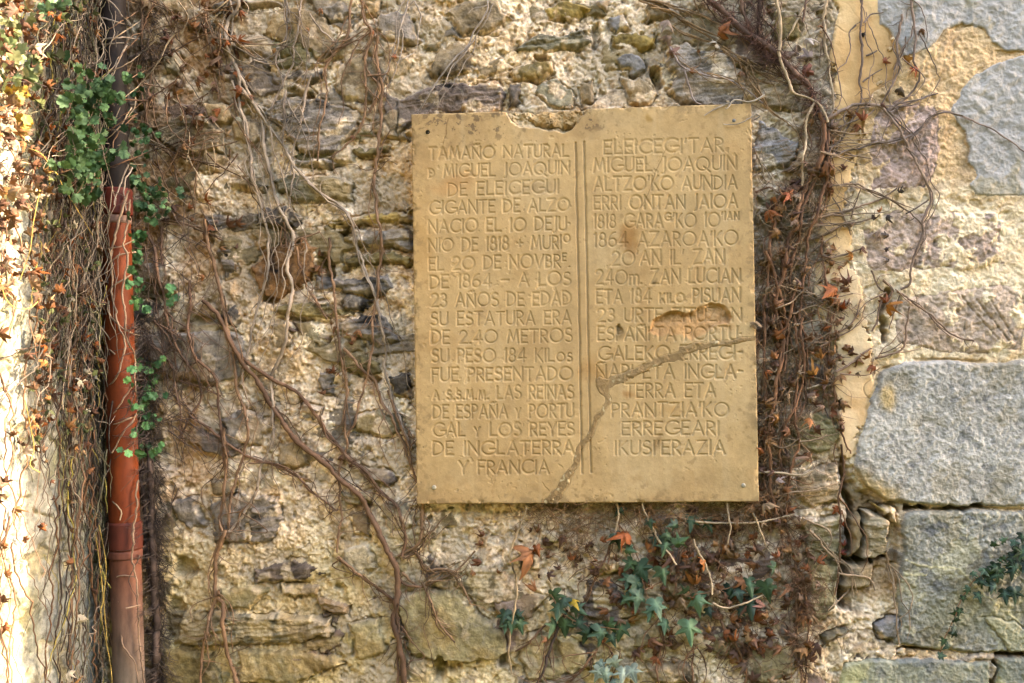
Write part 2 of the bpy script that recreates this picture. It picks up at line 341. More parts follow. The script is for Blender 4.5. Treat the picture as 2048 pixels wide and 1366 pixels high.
def stone(tone, hh, bed, P, seed, smear=.9, edgew=9, rub=1.):
    win = window(PX, PY, P, 24)
    if win is None: return
    rng = np.random.default_rng(seed)
    xs, ys = WX[win], WY[win]
    d = poly_sd(xs, ys, P) + 1.5
    cx, cy = np.mean(P, 0); R = max(8., float(d.max()))
    ext = np.ptp(np.array(P), 0) / 2
    u = (xs - cx) / ext[0]; v = (ys - cy) / ext[1]
    cut = np.zeros_like(u)
    for k in range(6):                                   # chisel facets
        a = rng.random() * 6.283; o = rng.uniform(.1, .6)
        cut = np.maximum(cut, (u * math.cos(a) + v * math.sin(a) - o) * rng.uniform(.15, .8))
    e = np.clip(d / edgew, 0, 1); prof = 1 - (1 - e) ** 2
    h = (hh * (prof * 1.0 - .5) + 7.5 * prof - hh * .42 * cut * rub + (u * rng.uniform(-1, 1) + v * rng.uniform(-1.6, .6)) * 3.2 * rub
         + facet_n[win] * 2.6 * rub + rough_n[win] * .55 + vein[win] * 1.0)
    if bed: h = h + strata[win] * (1.2, 2.6)[bed - 1] + np.round(strata2[win] * 2) * 1.3
    h = np.where(d > 0, h, -60) * mm
    c = C(*TONE[tone]) if isinstance(tone, str) else C(*tone)
    c = c * rng.uniform(.86, 1.12) * (1 + .22 * ctone[win] + .15 * rough_n[win] + .06 * n_grit[win] + (.16 * strata[win] if bed else 0))[..., None]
    c = mix(c, C(176, 142, 84), sstep(.5, 1.6, ctone[win] + .5 * rng.normal()) * .45)
    c = mix(c, C(188, 180, 164), sstep(.86, .98, vein[win]) * .3)
    film = sstep(.45, 1.1, smear_n[win] - .5 * prof + smear + rng.normal() * .25 - .82)
    c = mix(c, mcol[win] * .92, film * .75); h = h + film * (1.2 + .8 * n_fine[win]) * mm
    # crack between stone and mortar
    crack = sstep(4.5, .5, np.abs(d)) * sstep(-.5, .6, smear_n[win] + .6 * np.sign(v))
    Hs = H[win]; Hs[:] = Hs - crack * 9 * mm
    lay(h - crack * 5 * mm, c, win)
for i, s in enumerate(STONES):
    t, hh, bed, P = s.split(' ', 3)
    P = P_(P); stone(t, float(hh), int(bed), P, 100 + i, smear=.9 if np.mean(P, 0)[1] < 1080 else 1.15)

# --- holes and crevices
for (cx, cy, rx, ry, dep) in [(1317, 158, 9, 22, 45), (651, 545, 11, 32, 45), (752, 756, 16, 8, 35), (688, 470, 14, 7, 30), (858, 1042, 6, 7, 25), (1053, 1126, 12, 16, 25), (880, 1338, 14, 30, 40),
        (905, 1330, 18, 12, 25), (371, 1131, 16, 18, 40), (1188, 72, 8, 22, 30), (1078, 122, 16, 6, 25), (540, 600, 14, 7, 25), (690, 540, 10, 8, 30), (735, 1010, 9, 8, 20), (1005, 1325, 10, 16, 30),
        (1050, 160, 30, 4, 14), (760, 312, 26, 4, 14), (610, 640, 50, 4, 14), (760, 500, 60, 4, 14), (655, 118, 30, 4, 14), (560, 458, 40, 4, 14), (965, 72, 40, 3, 10), (690, 1175, 10, 8, 16),
        (300, 600, 35, 30, 20), (885, 1140, 10, 14, 14), (410, 640, 20, 10, 20), (345, 1240, 18, 40, 22), (1105, 1300, 14, 26, 24)]:
    H -= spot(cx, cy, rx, ry, .35) * dep * mm

# --- smooth ochre plaster strip and the rough coat to its right
region = np.zeros(X.shape, np.int8)
right = sstep(1700, 1740, WX + .10 * (PY - 683) * 0)
n_pl = G.fbm(.3, 4, seed=50); n_pl2 = G.fbm(.04, 4, seed=51)
strip = P_('1668,-40 1765,-40 1772,40 1795,85 1790,150 1745,185 1722,240 1716,330 1692,440 1702,520 1722,600 1745,700 1735,850 1705,905 1690,935 1675,900 1665,780 1660,700 1640,610 1632,480 1652,330 1668,200 1662,90')
coat = P_('1745,60 1800,85 1900,0 2120,-20 2120,1015 1820,1010 1715,960 1700,900 1735,840 1745,700 1720,600 1700,520 1690,440 1715,330 1725,240 1745,180')
d = poly_sd(WX, WY, coat)
hc = (4 + n_big * 2.2 + n_mid * 1.6 + n_fine * 1.1 + n_grit * .5 - 4 * sstep(1.3, 1.8, G.n(.02, seed=52))) * mm
cc = np.empty_like(mcol); cc[:] = C(240, 218, 180)
cc = mix(cc, C(210, 174, 126), sstep(430, 330, WY) * .85)
cc = mix(cc, C(222, 190, 142), sstep(-.2, 1., n_pl2) * .5); cc = mix(cc, C(246, 232, 200), sstep(.5, 1.3, G.fbm(.03, 3, seed=53)) * .55 * sstep(330, 430, WY))
cc = mix(cc, C(128, 104, 80), sstep(1.0, 1.7, G.fbm(.05, 4, seed=54)) * .35)
cc *= (1 + .07 * n_grit)[..., None]
k = d > 0
H = np.where(k, hc, H); K = np.where(k[..., None], cc, K); region[k] = 1
sw = G.fbm(.05, 5, .65, seed=58)
d = poly_sd(WX + 5 * sw, WY, strip) - 16 * sstep(1.0, 1.6, G.fbm(.04, 5, .65, seed=59))
hs = (7 + n_pl * 3.5 + n_pl2 * .8 + n_fine * .16) * mm
crk = sstep(.955, .99, 1 - np.abs(G.fbm(.11, 3, seed=55))) * sstep(.1, .9, G.n(.2, seed=56))
hs = np.where(d < 6, hs - (6 - d) / 6 * 3 * mm, hs) - crk * 2 * mm
cs = np.empty_like(mcol); cs[:] = C(220, 184, 132)
cs = mix(cs, C(230, 202, 160), sstep(-.3, 1., n_pl) * .7); cs = mix(cs, C(200, 156, 102), sstep(.1, 1.3, G.fbm(.09, 4, seed=57)) * .6)
cs = mix(cs, C(214, 196, 160), spot(1690, 640, 40, 110) * .6); cs = mix(cs, C(120, 92, 60), crk * .6)
k = d > 0
H = np.where(k, hs, H); K = np.where(k[..., None], cs, K); region[k] = 2
# purple-brown faces showing through the coat
for i, (P, sm) in enumerate([(P_('1744,235 1785,196 1868,206 1884,260 1878,330 1850,378 1742,380 1738,310'), .3), (P_('1726,450 1800,424 1995,428 2004,530 1870,540 1740,542'), .8), (P_('1784,600 1960,572 2048,578 2042,704 1900,706 1796,686'), .25)]):
    win = window(PX, PY, P, 20); d = poly_sd(WX[win], WY[win], P)
    h = hc[win] + (sstep(0, 8, d) * 3.0 - 1.2 + rough_n[win] * .9 + facet_n[win] * .8 + G.n(.004, .03, seed=60 + i)[win] * .25) * mm
    film = sstep(.2, .9, G.fbm(.035, 5, .65, seed=61 + i)[win] + sm - .55 - sstep(0, 26, d) * .35)
    c = C(*[(188, 162, 146), (190, 166, 146), (190, 168, 144)][i]) * (1 + .12 * ctone[win] + .14 * rough_n[win] + .08 * n_grit[win])[..., None]
    c = mix(c, cc[win], film); h = h + film * 1.6 * mm
    k = d > 0
    H[win] = np.where(k, h, H[win]); K[win] = np.where(k[..., None], c, K[win]); region[win] = np.where(k & (film < .5), 10 + i, region[win])
for a, b in [((1921, 591), (1994, 680)), ((1952, 600), (2014, 682)), ((1974, 596), (2028, 680)), ((1929, 640), (1930, 700))]:   # chisel scores
    H -= np.clip(1 - seg_dist(PX, PY, a, b) / 3.2, 0, 1) * 5.5 * mm
# grey roughcast patches
for i, P in enumerate([P_('1752,-60 2140,-60 2140,106 2040,104 2010,102 1985,85 1970,56 1925,48 1890,65 1850,100 1800,116 1795,80 1775,58 1752,48'),
                       P_('2140,108 2060,112 2000,125 1945,150 1925,180 1900,220 1910,240 1930,262 1935,300 1930,330 1945,336 1955,350 1938,366 1950,390 2140,394')]):
    win = window(PX, PY, P, 30); d = poly_sd(WX[win] * .6 + PX[win] * .4, WY[win] * .6 + PY[win] * .4, P)
    tex = G.fbm(.013, 3, .6, seed=70 + i)[win]
    h = (8.5 + n_big[win] * 1.5 + tex * 1.5 - np.clip(3 - d, 0, 3) * 1.) * mm
    c = C(202, 192, 180) * (1 + .05 * n_mid[win] + .03 * tex)[..., None]
    c = mix(c, C(190, 170, 130), sstep(1.0, 1.8, n_pl2[win] + .3 * n_mid[win]) * .6)
    k = d > 0
    H[win] = np.where(k, h, H[win]); K[win] = np.where(k[..., None], c, K[win]); region[win] = np.where(k, 20 + i, region[win])

# --- deep broken joint beside the squared blocks, and the split stones in it
rec = P_('1684,925 1700,915 1712,960 1790,1012 1806,1060 1800,1120 1790,1170 1796,1250 1700,1225 1678,1215 1680,1010')
d = poly_sd(WX, WY, rec)
dz = sstep(0, 14, d) * 26 * sstep(1230, 1120, WY) + sstep(0, 8, d) * sstep(1704, 1694, WX) * 26
H -= dz * mm; K = mix(K, C(176, 132, 66), sstep(0, 10, d) * .55 * sstep(-1, 1, n_mid))
region[d > 0] = 0
for i, s in enumerate(['b 30 0 1693,1034 1714,1030 1712,1108 1690,1110', 's 44 1 1716,1024 1766,1030 1764,1113 1718,1116', 'b 16 0 1697,1124 1746,1124 1746,1176 1686,1184',
                       'y 20 0 1740,1010 1795,1018 1790,1045 1770,1040', 'w 22 0 1752,1246 1795,1236 1795,1287 1761,1280', 's 30 1 1645,1270 1692,1255 1700,1262 1650,1292']):
    t, hh, bed, P = s.split(' ', 3)
    Hb = H.copy(); H[:] = np.where(poly_sd(WX, WY, P_(P)) > -4, np.minimum(H, -8 * mm), H)
    stone(t, float(hh), int(bed), P_(P), 400 + i, smear=.2)
# --- big squared blocks
peck = G.fbm(.006, 2, .8, seed=80) * .8 + G.fbm(.03, 4, seed=84) * .45; chips = sstep(1.0, 1.7, G.n(.011, seed=81))
BLOCKS = [('A', (186, 178, 165), '1746,776 1761,746 1798,724 1866,722 2140,722 2140,1006 1960,1010 1880,1010 1810,1006 1760,996 1725,965 1707,930 1711,900 1722,870 1734,835 1738,800'),
          ('B', (160, 154, 138), '1812,1022 1850,1020 2140,1016 2140,1300 1990,1302 1850,1298 1782,1288 1796,1245 1791,1160 1806,1100 1802,1050'),
          ('C', (168, 164, 140), '1690,1324 1740,1314 1840,1318 1974,1320 1978,1500 1640,1500'), ('D', (176, 166, 128), '1990,1314 2140,1312 2140,1500 1990,1500')]
for i, (nm, c0, P) in enumerate(BLOCKS):
    P = P_(P); win = window(PX, PY, P, 30)
    d = poly_sd(WX[win] * .5 + PX[win] * .5, WY[win] * .5 + PY[win] * .5, P)
    e = np.clip(d / 7, 0, 1)
    h = (4 + 11 * (1 - (1 - e) ** 2) + G.fbm(.16, 3, seed=82 + i)[win] * 2.4 + peck[win] * (.95, 1.5, 1.0, 1.0)[i] - chips[win] * 1.5) * mm
    c = C(*c0) * (1 + .09 * ctone[win] + .13 * peck[win] + .07 * n_grit[win])[..., None]
    c = mix(c, C(96, 96, 98), sstep(.9, 1.5, G.n(.013, seed=90 + i)[win]) * .5)
    c = mix(c, C(150, 126, 70), sstep(.5, 1.7, n_pl2[win]) * .3)
    if nm == 'A':
        c = mix(c, C(176, 140, 70), sstep(18, 4, d) * sstep(1770, 1700, WX[win]) * .0 + sstep(60, 10, d) * sstep(900, 985, WY[win]) * sstep(1830, 1750, WX[win]) * .85)
        c = mix(c, C(214, 176, 112), spot(1768, 790, 16, 26)[win] * .8)
    if nm == 'B':
        c = mix(c, C(206, 194, 156), sstep(.55, 1.2, G.fbm(.05, 5, .7, seed=95)[win]) * .6)
        c = mix(c, C(82, 84, 88), sstep(.8, 1.5, G.fbm(.03, 4, .7, seed=96)[win]) * sstep(1160, 1060, WY[win]) * .7)
        c = mix(c, C(150, 140, 84), sstep(0, 1.2, G.fbm(.12, 3, seed=97)[win]) * .35)
        for a, b in [((1806, 1120), (1912, 1134)), ((1912, 1134), (1945, 1166)), ((1950, 1175), (1990, 1212)), ((1990, 1212), (2040, 1246)), ((1800, 1142), (1850, 1138))]:
            sdv = seg_dist(WX[win], WY[win], a, b); h = h + np.clip(1 - sdv / 3, 0, 1) * 1.5 * mm; c = mix(c, C(214, 200, 150), sstep(3.2, 1, sdv) * .7)
        fl = poly_sd(WX[win], WY[win], P_('1964,1237 2000,1236 2050,1252 2140,1262 2140,1310 2062,1302 2018,1298 1990,1266'))
        h = h + sstep(0, 3, fl) * 5 * mm; c = mix(c, C(178, 170, 132), sstep(0, 3, fl) * .7)
        h = h - sstep(2.5, .5, np.abs(fl + 1)) * 4 * mm
    if nm in 'CD': c = mix(c, C(206, 196, 130), sstep(-.2, 1.2, G.fbm(.1, 4, seed=98)[win]) * .6); c = mix(c, C(120, 126, 126), sstep(.6, 1.4, G.fbm(.06, 4, seed=99)[win]) * .6)
    gap = sstep(5, 1, np.abs(d + 2)) * sstep(-.6, .5, G.n(.05, seed=100 + i)[win])
    H[win] = H[win] - gap * (8 if nm in 'AB' else 7) * mm
    k = d > 0
    H[win] = np.where(k, h, H[win]); K[win] = np.where(k[..., None], c, K[win]); region[win] = np.where(k, 30 + i, region[win])
for a, b, w_ in [((1688, 922), (1692, 960), 9), ((1692, 960), (1696, 1030), 8), ((1690, 1030), (1688, 1110), 5), ((1688, 1110), (1684, 1205), 6), ((1716, 1030), (1712, 1112), 4), ((1700, 1119), (1765, 1121), 6), ((1768, 1030), (1772, 1090), 6), ((1686, 1185), (1684, 1215), 8),
                 ((1812, 1013), (1850, 1015), 4), ((1905, 1014), (1960, 1012), 6), ((1780, 1298), (1860, 1306), 3), ((1990, 1306), (2050, 1308), 5), ((1982, 1318), (1984, 1370), 4), ((1779, 585), (1766, 625), 9), ((1766, 625), (1772, 680), 10)]:
    dk = seg_dist(WX, WY, a, b); H -= sstep(w_, w_ * .5, dk) * 48 * mm
# dark biological staining
K = mix(K, K * np.array([.55, .5, .46], np.float32), (sstep(.8, 1.7, G.fbm(.1, 5, .6, seed=110)) * sstep(1000, 1150, WY) * sstep(1200, 800, WX) * .7))
K = mix(K, C(96, 74, 52), spot(1590, 300, 55, 330, .8) * .35 * sstep(-1, .8, n_mid))
K = K * np.where((region >= 10) & (region < 13), 1.3, 1.)[..., None] * np.where(region == 1, 1.34, np.where(region == 2, 1.5, np.where(region >= 30, 1.22, 1.)))[..., None]
K = K * np.where((region < 20)[..., None], np.array([1.05, .975, .945], np.float32), 1.)
# ---- far plain continuation is the same rubble; build it
V = np.stack([X, -H, Z], -1)
wall = thing('stone_wall', 'old rubble wall with crumbling mortar, ochre plaster and grey blocks behind the plaque', 'wall')
fm = lambda sel: sel[:-1, :-1]
# the patch behind the plaque is real wall too
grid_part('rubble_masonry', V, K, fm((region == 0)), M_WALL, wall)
grid_part('rough_plaster', V, K, fm((region == 1)), M_WALL, wall)
grid_part('smooth_plaster', V, K, fm((region == 2)), M_PLASTER, wall)
for r in (10, 11, 12):
    o = grid_part('brown_stone', V, K, fm(region == r), M_ASHLAR, wall)
    if o: o['label'] = ['purplish brown stone face at the upper right', 'purplish stone half hidden under cream mortar', 'brown stone face with slanting chisel scores'][r - 10]
for r in (20, 21):
    o = grid_part('grey_render', V, K, fm(region == r), M_RENDER, wall)
for r in (30, 31, 32, 33):
    o = grid_part('squared_block', V, K, fm(region == r), M_ASHLAR, wall)
    if o: o['label'] = ['smooth light grey block', 'dark mottled block with pale veins', 'yellowish block in the bottom course', 'ochre block at the bottom corner'][r - 30]
# solid back, end and top of the wall
def slab(name, x0, x1, y0, y1, z0, z1, mat, colr, parent=None):
    v = np.array([(x, y, z) for x in (x0, x1) for y in (y0, y1) for z in (z0, z1)], float)
    f = [(0, 1, 3, 2), (4, 6, 7, 5), (0, 4, 5, 1), (2, 3, 7, 6), (0, 2, 6, 4), (1, 5, 7, 3)]
    m = MB(); m.add(v, f, colr); return m.build(name, mat, parent, smooth=False)
slab('wall_core', XL - .6, XR - .002, .075, .6, 0, HW - .01, M_WALL, C(190, 170, 130), wall)
from_x = lambda x: int(np.clip(np.searchsorted(gx, x), 0, len(gx) - 1))
# smoothed front height for things that lie on the wall
Hs = H.copy()
for it in range(2):
    Hs = np.maximum.reduce([Hs, np.roll(Hs, 2, 0), np.roll(Hs, -2, 0), np.roll(Hs, 2, 1), np.roll(Hs, -2, 1)])
for it in range(3):
    Hs = (Hs + np.roll(Hs, 3, 0) + np.roll(Hs, -3, 0) + np.roll(Hs, 3, 1) + np.roll(Hs, -3, 1)) / 5
def surf(x, z):
    i = np.clip(np.searchsorted(gx, x), 0, len(gx) - 1); j = np.clip(np.searchsorted(gz, z), 0, len(gz) - 1)
    return np.maximum(Hs[j, i], -.012)

# ------------------------------------------------------------------ return wall on the left (its outer part is in the sun)
ry = graded(-1.25, -.62, .07, .12, .0026 / RES); rz = graded(0.0, .86, 2.84, HW, .0026 / RES)
GR = Grid(ry, rz); RY, RZ = np.meshgrid(ry, rz)
rwx = RY * 1000 + 22 * GR.fbm(.05, 3, seed=201); rwz = RZ * 1000 + 20 * GR.fbm(.05, 3, seed=202)
f1, f2, cid, cu, cv = worley(rwx, rwz, 230, 120, 203)
ins = sstep(.01, .10, f2 - f1 + .05 * GR.fbm(.03, 3, seed=209)); rg = GR.fbm(.02, 5, .65, seed=207)
rm, rf, rt = GR.fbm(.05, 4, seed=204), GR.fbm(.012, 3, seed=205), GR.fbm(.12, 4, seed=206)
RH = (ins * (3 + 7 * np.modf(cid * 37)[0]) + rg * 1.5 + rm * 2.2 + rf * .8 + cu * (np.modf(cid * 91)[0] - .5) * 12 + cv * (np.modf(cid * 53)[0] - .5) * 12 - sstep(1.2, 1.8, rm) * 5) * mm
tone = np.modf(cid * 17)[0][..., None]
RC = C(206, 204, 186) * (1 - tone) + C(176, 178, 168) * tone
RC = mix(np.ones(RY.shape + (3,), np.float32) * C(212, 200, 160), RC, ins)
RC = mix(RC, C(170, 170, 110), sstep(.1, 1.4, rt) * .5); RC = mix(RC, C(112, 104, 86), sstep(.7, 1.6, rm + .4 * rf) * .5)
RC = mix(RC, C(140, 132, 110), sstep(.4, 1.4, rg) * .5) * (.78 + .1 * rf)[..., None]
RV = np.stack([XL + RH, RY, RZ], -1)
rwall = thing('return_wall', 'pale stone wall at the far left, partly in sunlight, behind the dry tangle', 'wall')
grid_part('stone_face', RV, RC, np.ones((len(rz) - 1, len(ry) - 1), bool), M_WALL, rwall, flip=True)
slab('wall_core', XL - .6, XL - .012, -1.25, .074, 0, HW - .015, M_WALL, C(190, 180, 150), rwall)
# ------------------------------------------------------------------ ground
me = MB(); s = 400
me.add([(-s, -s, 0), (s, -s, 0), (s, s, 0), (-s, s, 0)], [(0, 1, 2, 3)], C(96, 104, 62, .6))
g = me.build('ground', M_GROUND, None, smooth=False); g['kind'] = 'structure'
g['label'] = 'short grass in front of the wall'; g['category'] = 'ground'
hg = MB(); hr = np.random.default_rng(9)  # unseen green bank added behind the camera so light falls from above
hn, hm = 60, 16
hx, hz = np.meshgrid(np.linspace(-40, 40, hn), np.linspace(0, 8, hm))
hy = -10.5 + hr.normal(0, .25, hx.shape); hzz = hz + hr.normal(0, .2, hx.shape) * (hz > 0); ii = np.arange(hn * hm).reshape(hm, hn)
hq_ = np.stack([ii[:-1, :-1], ii[:-1, 1:], ii[1:, 1:], ii[1:, :-1]], -1).reshape(-1, 4)
hg.addq(np.stack([hx, hy, hzz], -1).reshape(-1, 3), hq_, C(70, 84, 50, .6)); hg.addq(np.stack([hx, hy - 2.5, hzz], -1).reshape(-1, 3), hq_[:, ::-1], C(70, 84, 50, .6))
tp = np.array([(hx[-1, i], hy[-1, i] - k * 2.5, hzz[-1, i]) for k in (0, 1) for i in range(hn)])
hg.addq(tp, np.array([(i, i + 1, hn + i + 1, hn + i) for i in range(hn - 1)]), C(70, 84, 50, .6))
o = hg.build('sky_blocker', M_GROUND, None); tag(o, 'added dark green screen, unseen behind the camera, shutting out the low sky', 'sky_blocker', kind='stuff')
#PART3
# ------------------------------------------------------------------ the engraved plaque
PT = .045                                    # how far its face stands out from the wall
CORN = [(822, 228), (1502, 207), (1519, 1004), (834, 1008)]
cw = unproject([c[0] for c in CORN], [c[1] for c in CORN], PT)
x0, x1 = cw[[0, 3], 0].mean(), cw[[1, 2], 0].mean(); z1, z0 = cw[[0, 1], 2].mean(), cw[[2, 3], 2].mean()
SPQ = .00115 / RES
qx = np.linspace(x0, x1, int((x1 - x0) / SPQ)); qz = np.linspace(z0, z1, int((z1 - z0) / SPQ))
GQ = Grid(qx, qz); QX, QZ = np.meshgrid(qx, qz)
UX, UY = project(QX, np.full_like(QX, -PT), QZ); UX = UX.astype(np.float32); UY = UY.astype(np.float32)
colpx = UX.mean(0); rowpx = UY.mean(1)
def uwin(xa, ya, xb, yb):
    c = np.where((colpx > xa - 12) & (colpx < xb + 12))[0]; r = np.where((rowpx > ya - 14) & (rowpx < yb + 14))[0]
    return (slice(r[0], r[-1] + 1), slice(c[0], c[-1] + 1)) if len(r) and len(c) else None
def arc(cx, cy, rx, ry, a0, a1, n=12):
    return [(cx + rx * math.cos(RAD(a0 + (a1 - a0) * i / n)), cy + ry * math.sin(RAD(a0 + (a1 - a0) * i / n))) for i in range(n + 1)]
FONT = {
 'A': (.66, [[(0, 0), (.33, 1), (.66, 0)], [(.12, .32), (.54, .32)]]), 'B': (.44, [[(0, 0), (0, 1)], [(0, 1)] + arc(.12, .76, .26, .24, 90, -90, 8) + [(0, .52)], [(0, .52)] + arc(.14, .26, .30, .26, 90, -90, 8) + [(0, 0)]]),
 'C': (.74, [arc(.48, .5, .48, .5, 48, 312, 18)]), 'D': (.62, [[(0, 0), (0, 1)], [(0, 1), (.1, 1)] + arc(.12, .5, .50, .5, 90, -90, 14) + [(0, 0)]]),
 'E': (.44, [[(.44, 1), (0, 1), (0, 0), (.44, 0)], [(0, .52), (.36, .52)]]), 'F': (.42, [[(.42, 1), (0, 1), (0, 0)], [(0, .52), (.34, .52)]]),
 'G': (.80, [arc(.48, .5, .48, .5, 50, 345, 20), [(.55, .42), (.94, .42), (.94, .12)]]), 'I': (.04, [[(.02, 0), (.02, 1)]]),
 'J': (.20, [[(.18, 1), (.18, .02), (.12, -.14), (0, -.18)]]), 'K': (.52, [[(0, 0), (0, 1)], [(.48, 1), (0, .46)], [(.12, .58), (.52, 0)]]), 'L': (.44, [[(0, 1), (0, 0), (.44, 0)]]),
 'M': (.78, [[(0, 0), (.14, 1), (.39, .22), (.64, 1), (.78, 0)]]), 'N': (.64, [[(0, 0), (0, 1), (.64, 0), (.64, 1)]]), 'O': (.92, [arc(.46, .5, .46, .5, 0, 360, 24)]),
 'P': (.42, [[(0, 0), (0, 1)], [(0, 1), (.14, 1)] + arc(.16, .74, .28, .26, 90, -90, 8) + [(0, .48)]]), 'Q': (.96, [arc(.46, .5, .46, .5, 0, 360, 24), [(.52, .28), (.98, -.12)]]),
 'R': (.46, [[(0, 0), (0, 1)], [(0, 1), (.14, 1)] + arc(.16, .74, .28, .26, 90, -90, 8) + [(0, .48)], [(.14, .48), (.48, 0)]]),
 'S': (.46, [arc(.23, .76, .22, .24, 40, 230, 10) + arc(.23, .26, .25, .26, 75, -140, 12)]), 'T': (.56, [[(0, 1), (.56, 1)], [(.28, 1), (.28, 0)]]),
 'U': (.56, [[(0, 1), (0, .28)] + arc(.28, .28, .28, .28, 180, 360, 10) + [(.56, 1)]]), 'V': (.62, [[(0, 1), (.31, 0), (.62, 1)]]), 'Y': (.58, [[(0, 1), (.29, .48), (.58, 1)], [(.29, .48), (.29, 0)]]),
 'Z': (.60, [[(.02, 1), (.58, 1), (0, 0), (.60, 0)]]), 'Ñ': (.64, [[(0, 0), (0, 1), (.64, 0), (.64, 1)], [(.12, 1.14), (.28, 1.22), (.40, 1.14), (.54, 1.22)]]),
 'Đ': (.62, [[(.06, 0), (.06, 1)], [(0, 1)] + arc(.14, .5, .48, .5, 90, -90, 12) + [(0, 0)], [(.06, .5), (.34, .5)]]),
 '0': (.92, [arc(.46, .5, .46, .5, 0, 360, 24)]), '1': (.10, [[(0, .88), (.08, 1), (.08, 0)]]), '2': (.54, [arc(.26, .74, .25, .26, 165, -30, 10) + [(0, 0), (.54, 0)]]),
 '3': (.44, [arc(.2, .76, .2, .24, 140, -90, 10), arc(.2, .26, .24, .27, 90, -150, 12)]), '4': (.60, [[(.44, 0), (.44, 1), (0, .26), (.60, .26)]]),
 '6': (.52, [arc(.50, .36, .50, .64, 95, 180, 8), arc(.26, .28, .26, .28, 0, 360, 16)]), '8': (.48, [arc(.24, .76, .19, .24, 0, 360, 14), arc(.24, .27, .24, .27, 0, 360, 14)]),
 'µ': (.7, [[(0, 0), (0, .62)], [(0, .45)] + arc(.17, .46, .17, .16, 180, 0, 6) + [(.34, 0)], [(.34, .45)] + arc(.52, .46, .17, .16, 180, 0, 6) + [(.69, 0)]]),
 '.': (.06, [[(0, .02), (.05, .02)]]), '·': (.08, [[(0, .5), (.07, .5)]]), "'": (.06, [[(.05, 1.02), (0, .78)]]), '-': (.26, [[(0, .5), (.26, .5)]]), '–': (.5, [[(0, .5), (.5, .5)]]), '+': (.42, [[(0, .5), (.42, .5)], [(.21, .74), (.21, .26)]]),
}
# text, x start, x end, middle y at start, middle y at end, cap height (source pixels); ^x = small raised letter, lower case = small capital
LINES = [('TAMAÑO NATURAL', 858, 1136, 307, 301, 24), ('đ MIGUEL JOAQUIN', 857, 1138, 343, 335, 25), ('DE ELEICEGUI', 896, 1116, 379, 373, 26), ('GIGANTE DE ALZO', 859, 1138, 416, 409, 25),
 ('NACIO EL 10 DEJU·', 857, 1139, 453, 447, 26), ('NIO DE 1818 + MURI^O', 857, 1139, 491, 484, 26), ('EL 20 DE NOVBR^E.', 858, 1139, 528, 521, 26), ('DE 1864 – A LOS', 860, 1140, 564, 557, 26),
 ('23 AÑOS DE EDAD', 862, 1141, 601, 597, 26), ('SU ESTATURA ERA', 862, 1141, 638, 635, 26), ('DE 2.40 METROS', 863, 1143, 675, 671, 26), ('SU PESO 184 Kilos', 864, 1143, 712, 710, 26),
 ('FUE PRESENTADO', 864, 1144, 750, 747, 26), ('a s.s.m.m. LAS REINAS', 866, 1146, 787, 784, 26), ("DE ESPAÑA y PORTU", 866, 1146, 824, 822, 26), ('GAL y LOS REYES', 866, 1147, 860, 858, 26),
 ('DE INGLATERRA', 866, 1147, 897, 895, 26), ('Y FRANCIA', 918, 1097, 935, 934, 26),
 ("ELEICEGI'TAR", 1208, 1445, 295, 290, 27), ('MIGUEL JOAQUIN', 1187, 1472, 331, 326, 27), ("ALTZO'KO AUNDIA", 1188, 1473, 369, 364, 27), ('ERRI ONTAN JAIOA', 1188, 1474, 406, 402, 27),
 ("1818 GARA^G'KO 10^'^I^A^N", 1188, 1477, 443, 439, 27), ("1864 AZAROA'KO", 1189, 1475, 480, 476, 28), ("20'AN IL' ZAN", 1224, 1448, 517, 513, 28), ('240µ. ZAN LUCIAN', 1192, 1480, 555, 551, 28),
 ('ETA 184 kilo PISUAN', 1193, 1480, 594, 590, 27), ('23 URTE ZITUZAN', 1195, 1482, 631, 629, 26), ("ESPAÑI'TA PORTU·", 1196, 1482, 668, 667, 26), ('GALEKO ERREGI-', 1197, 1483, 707, 705, 27),
 ('ÑARI ETA INGLA-', 1193, 1484, 744, 743, 27), ('TERRA ETA', 1251, 1430, 782, 780, 27), ("PRANTZIA'KO", 1224, 1457, 820, 819, 27), ('ERREGEARI', 1244, 1437, 857, 856, 27), ("IKUSI'ERAZIA", 1230, 1449, 896, 895, 27)]
gd = np.full(QX.shape, 99., np.float32)       # distance to the nearest cut stroke, source pixels
def cut(a, b):
    wn = uwin(min(a[0], b[0]), min(a[1], b[1]), max(a[0], b[0]), max(a[1], b[1]))
    if wn: gd[wn] = np.minimum(gd[wn], seg_dist(UX[wn], UY[wn], a, b))
lr = random.Random(4)
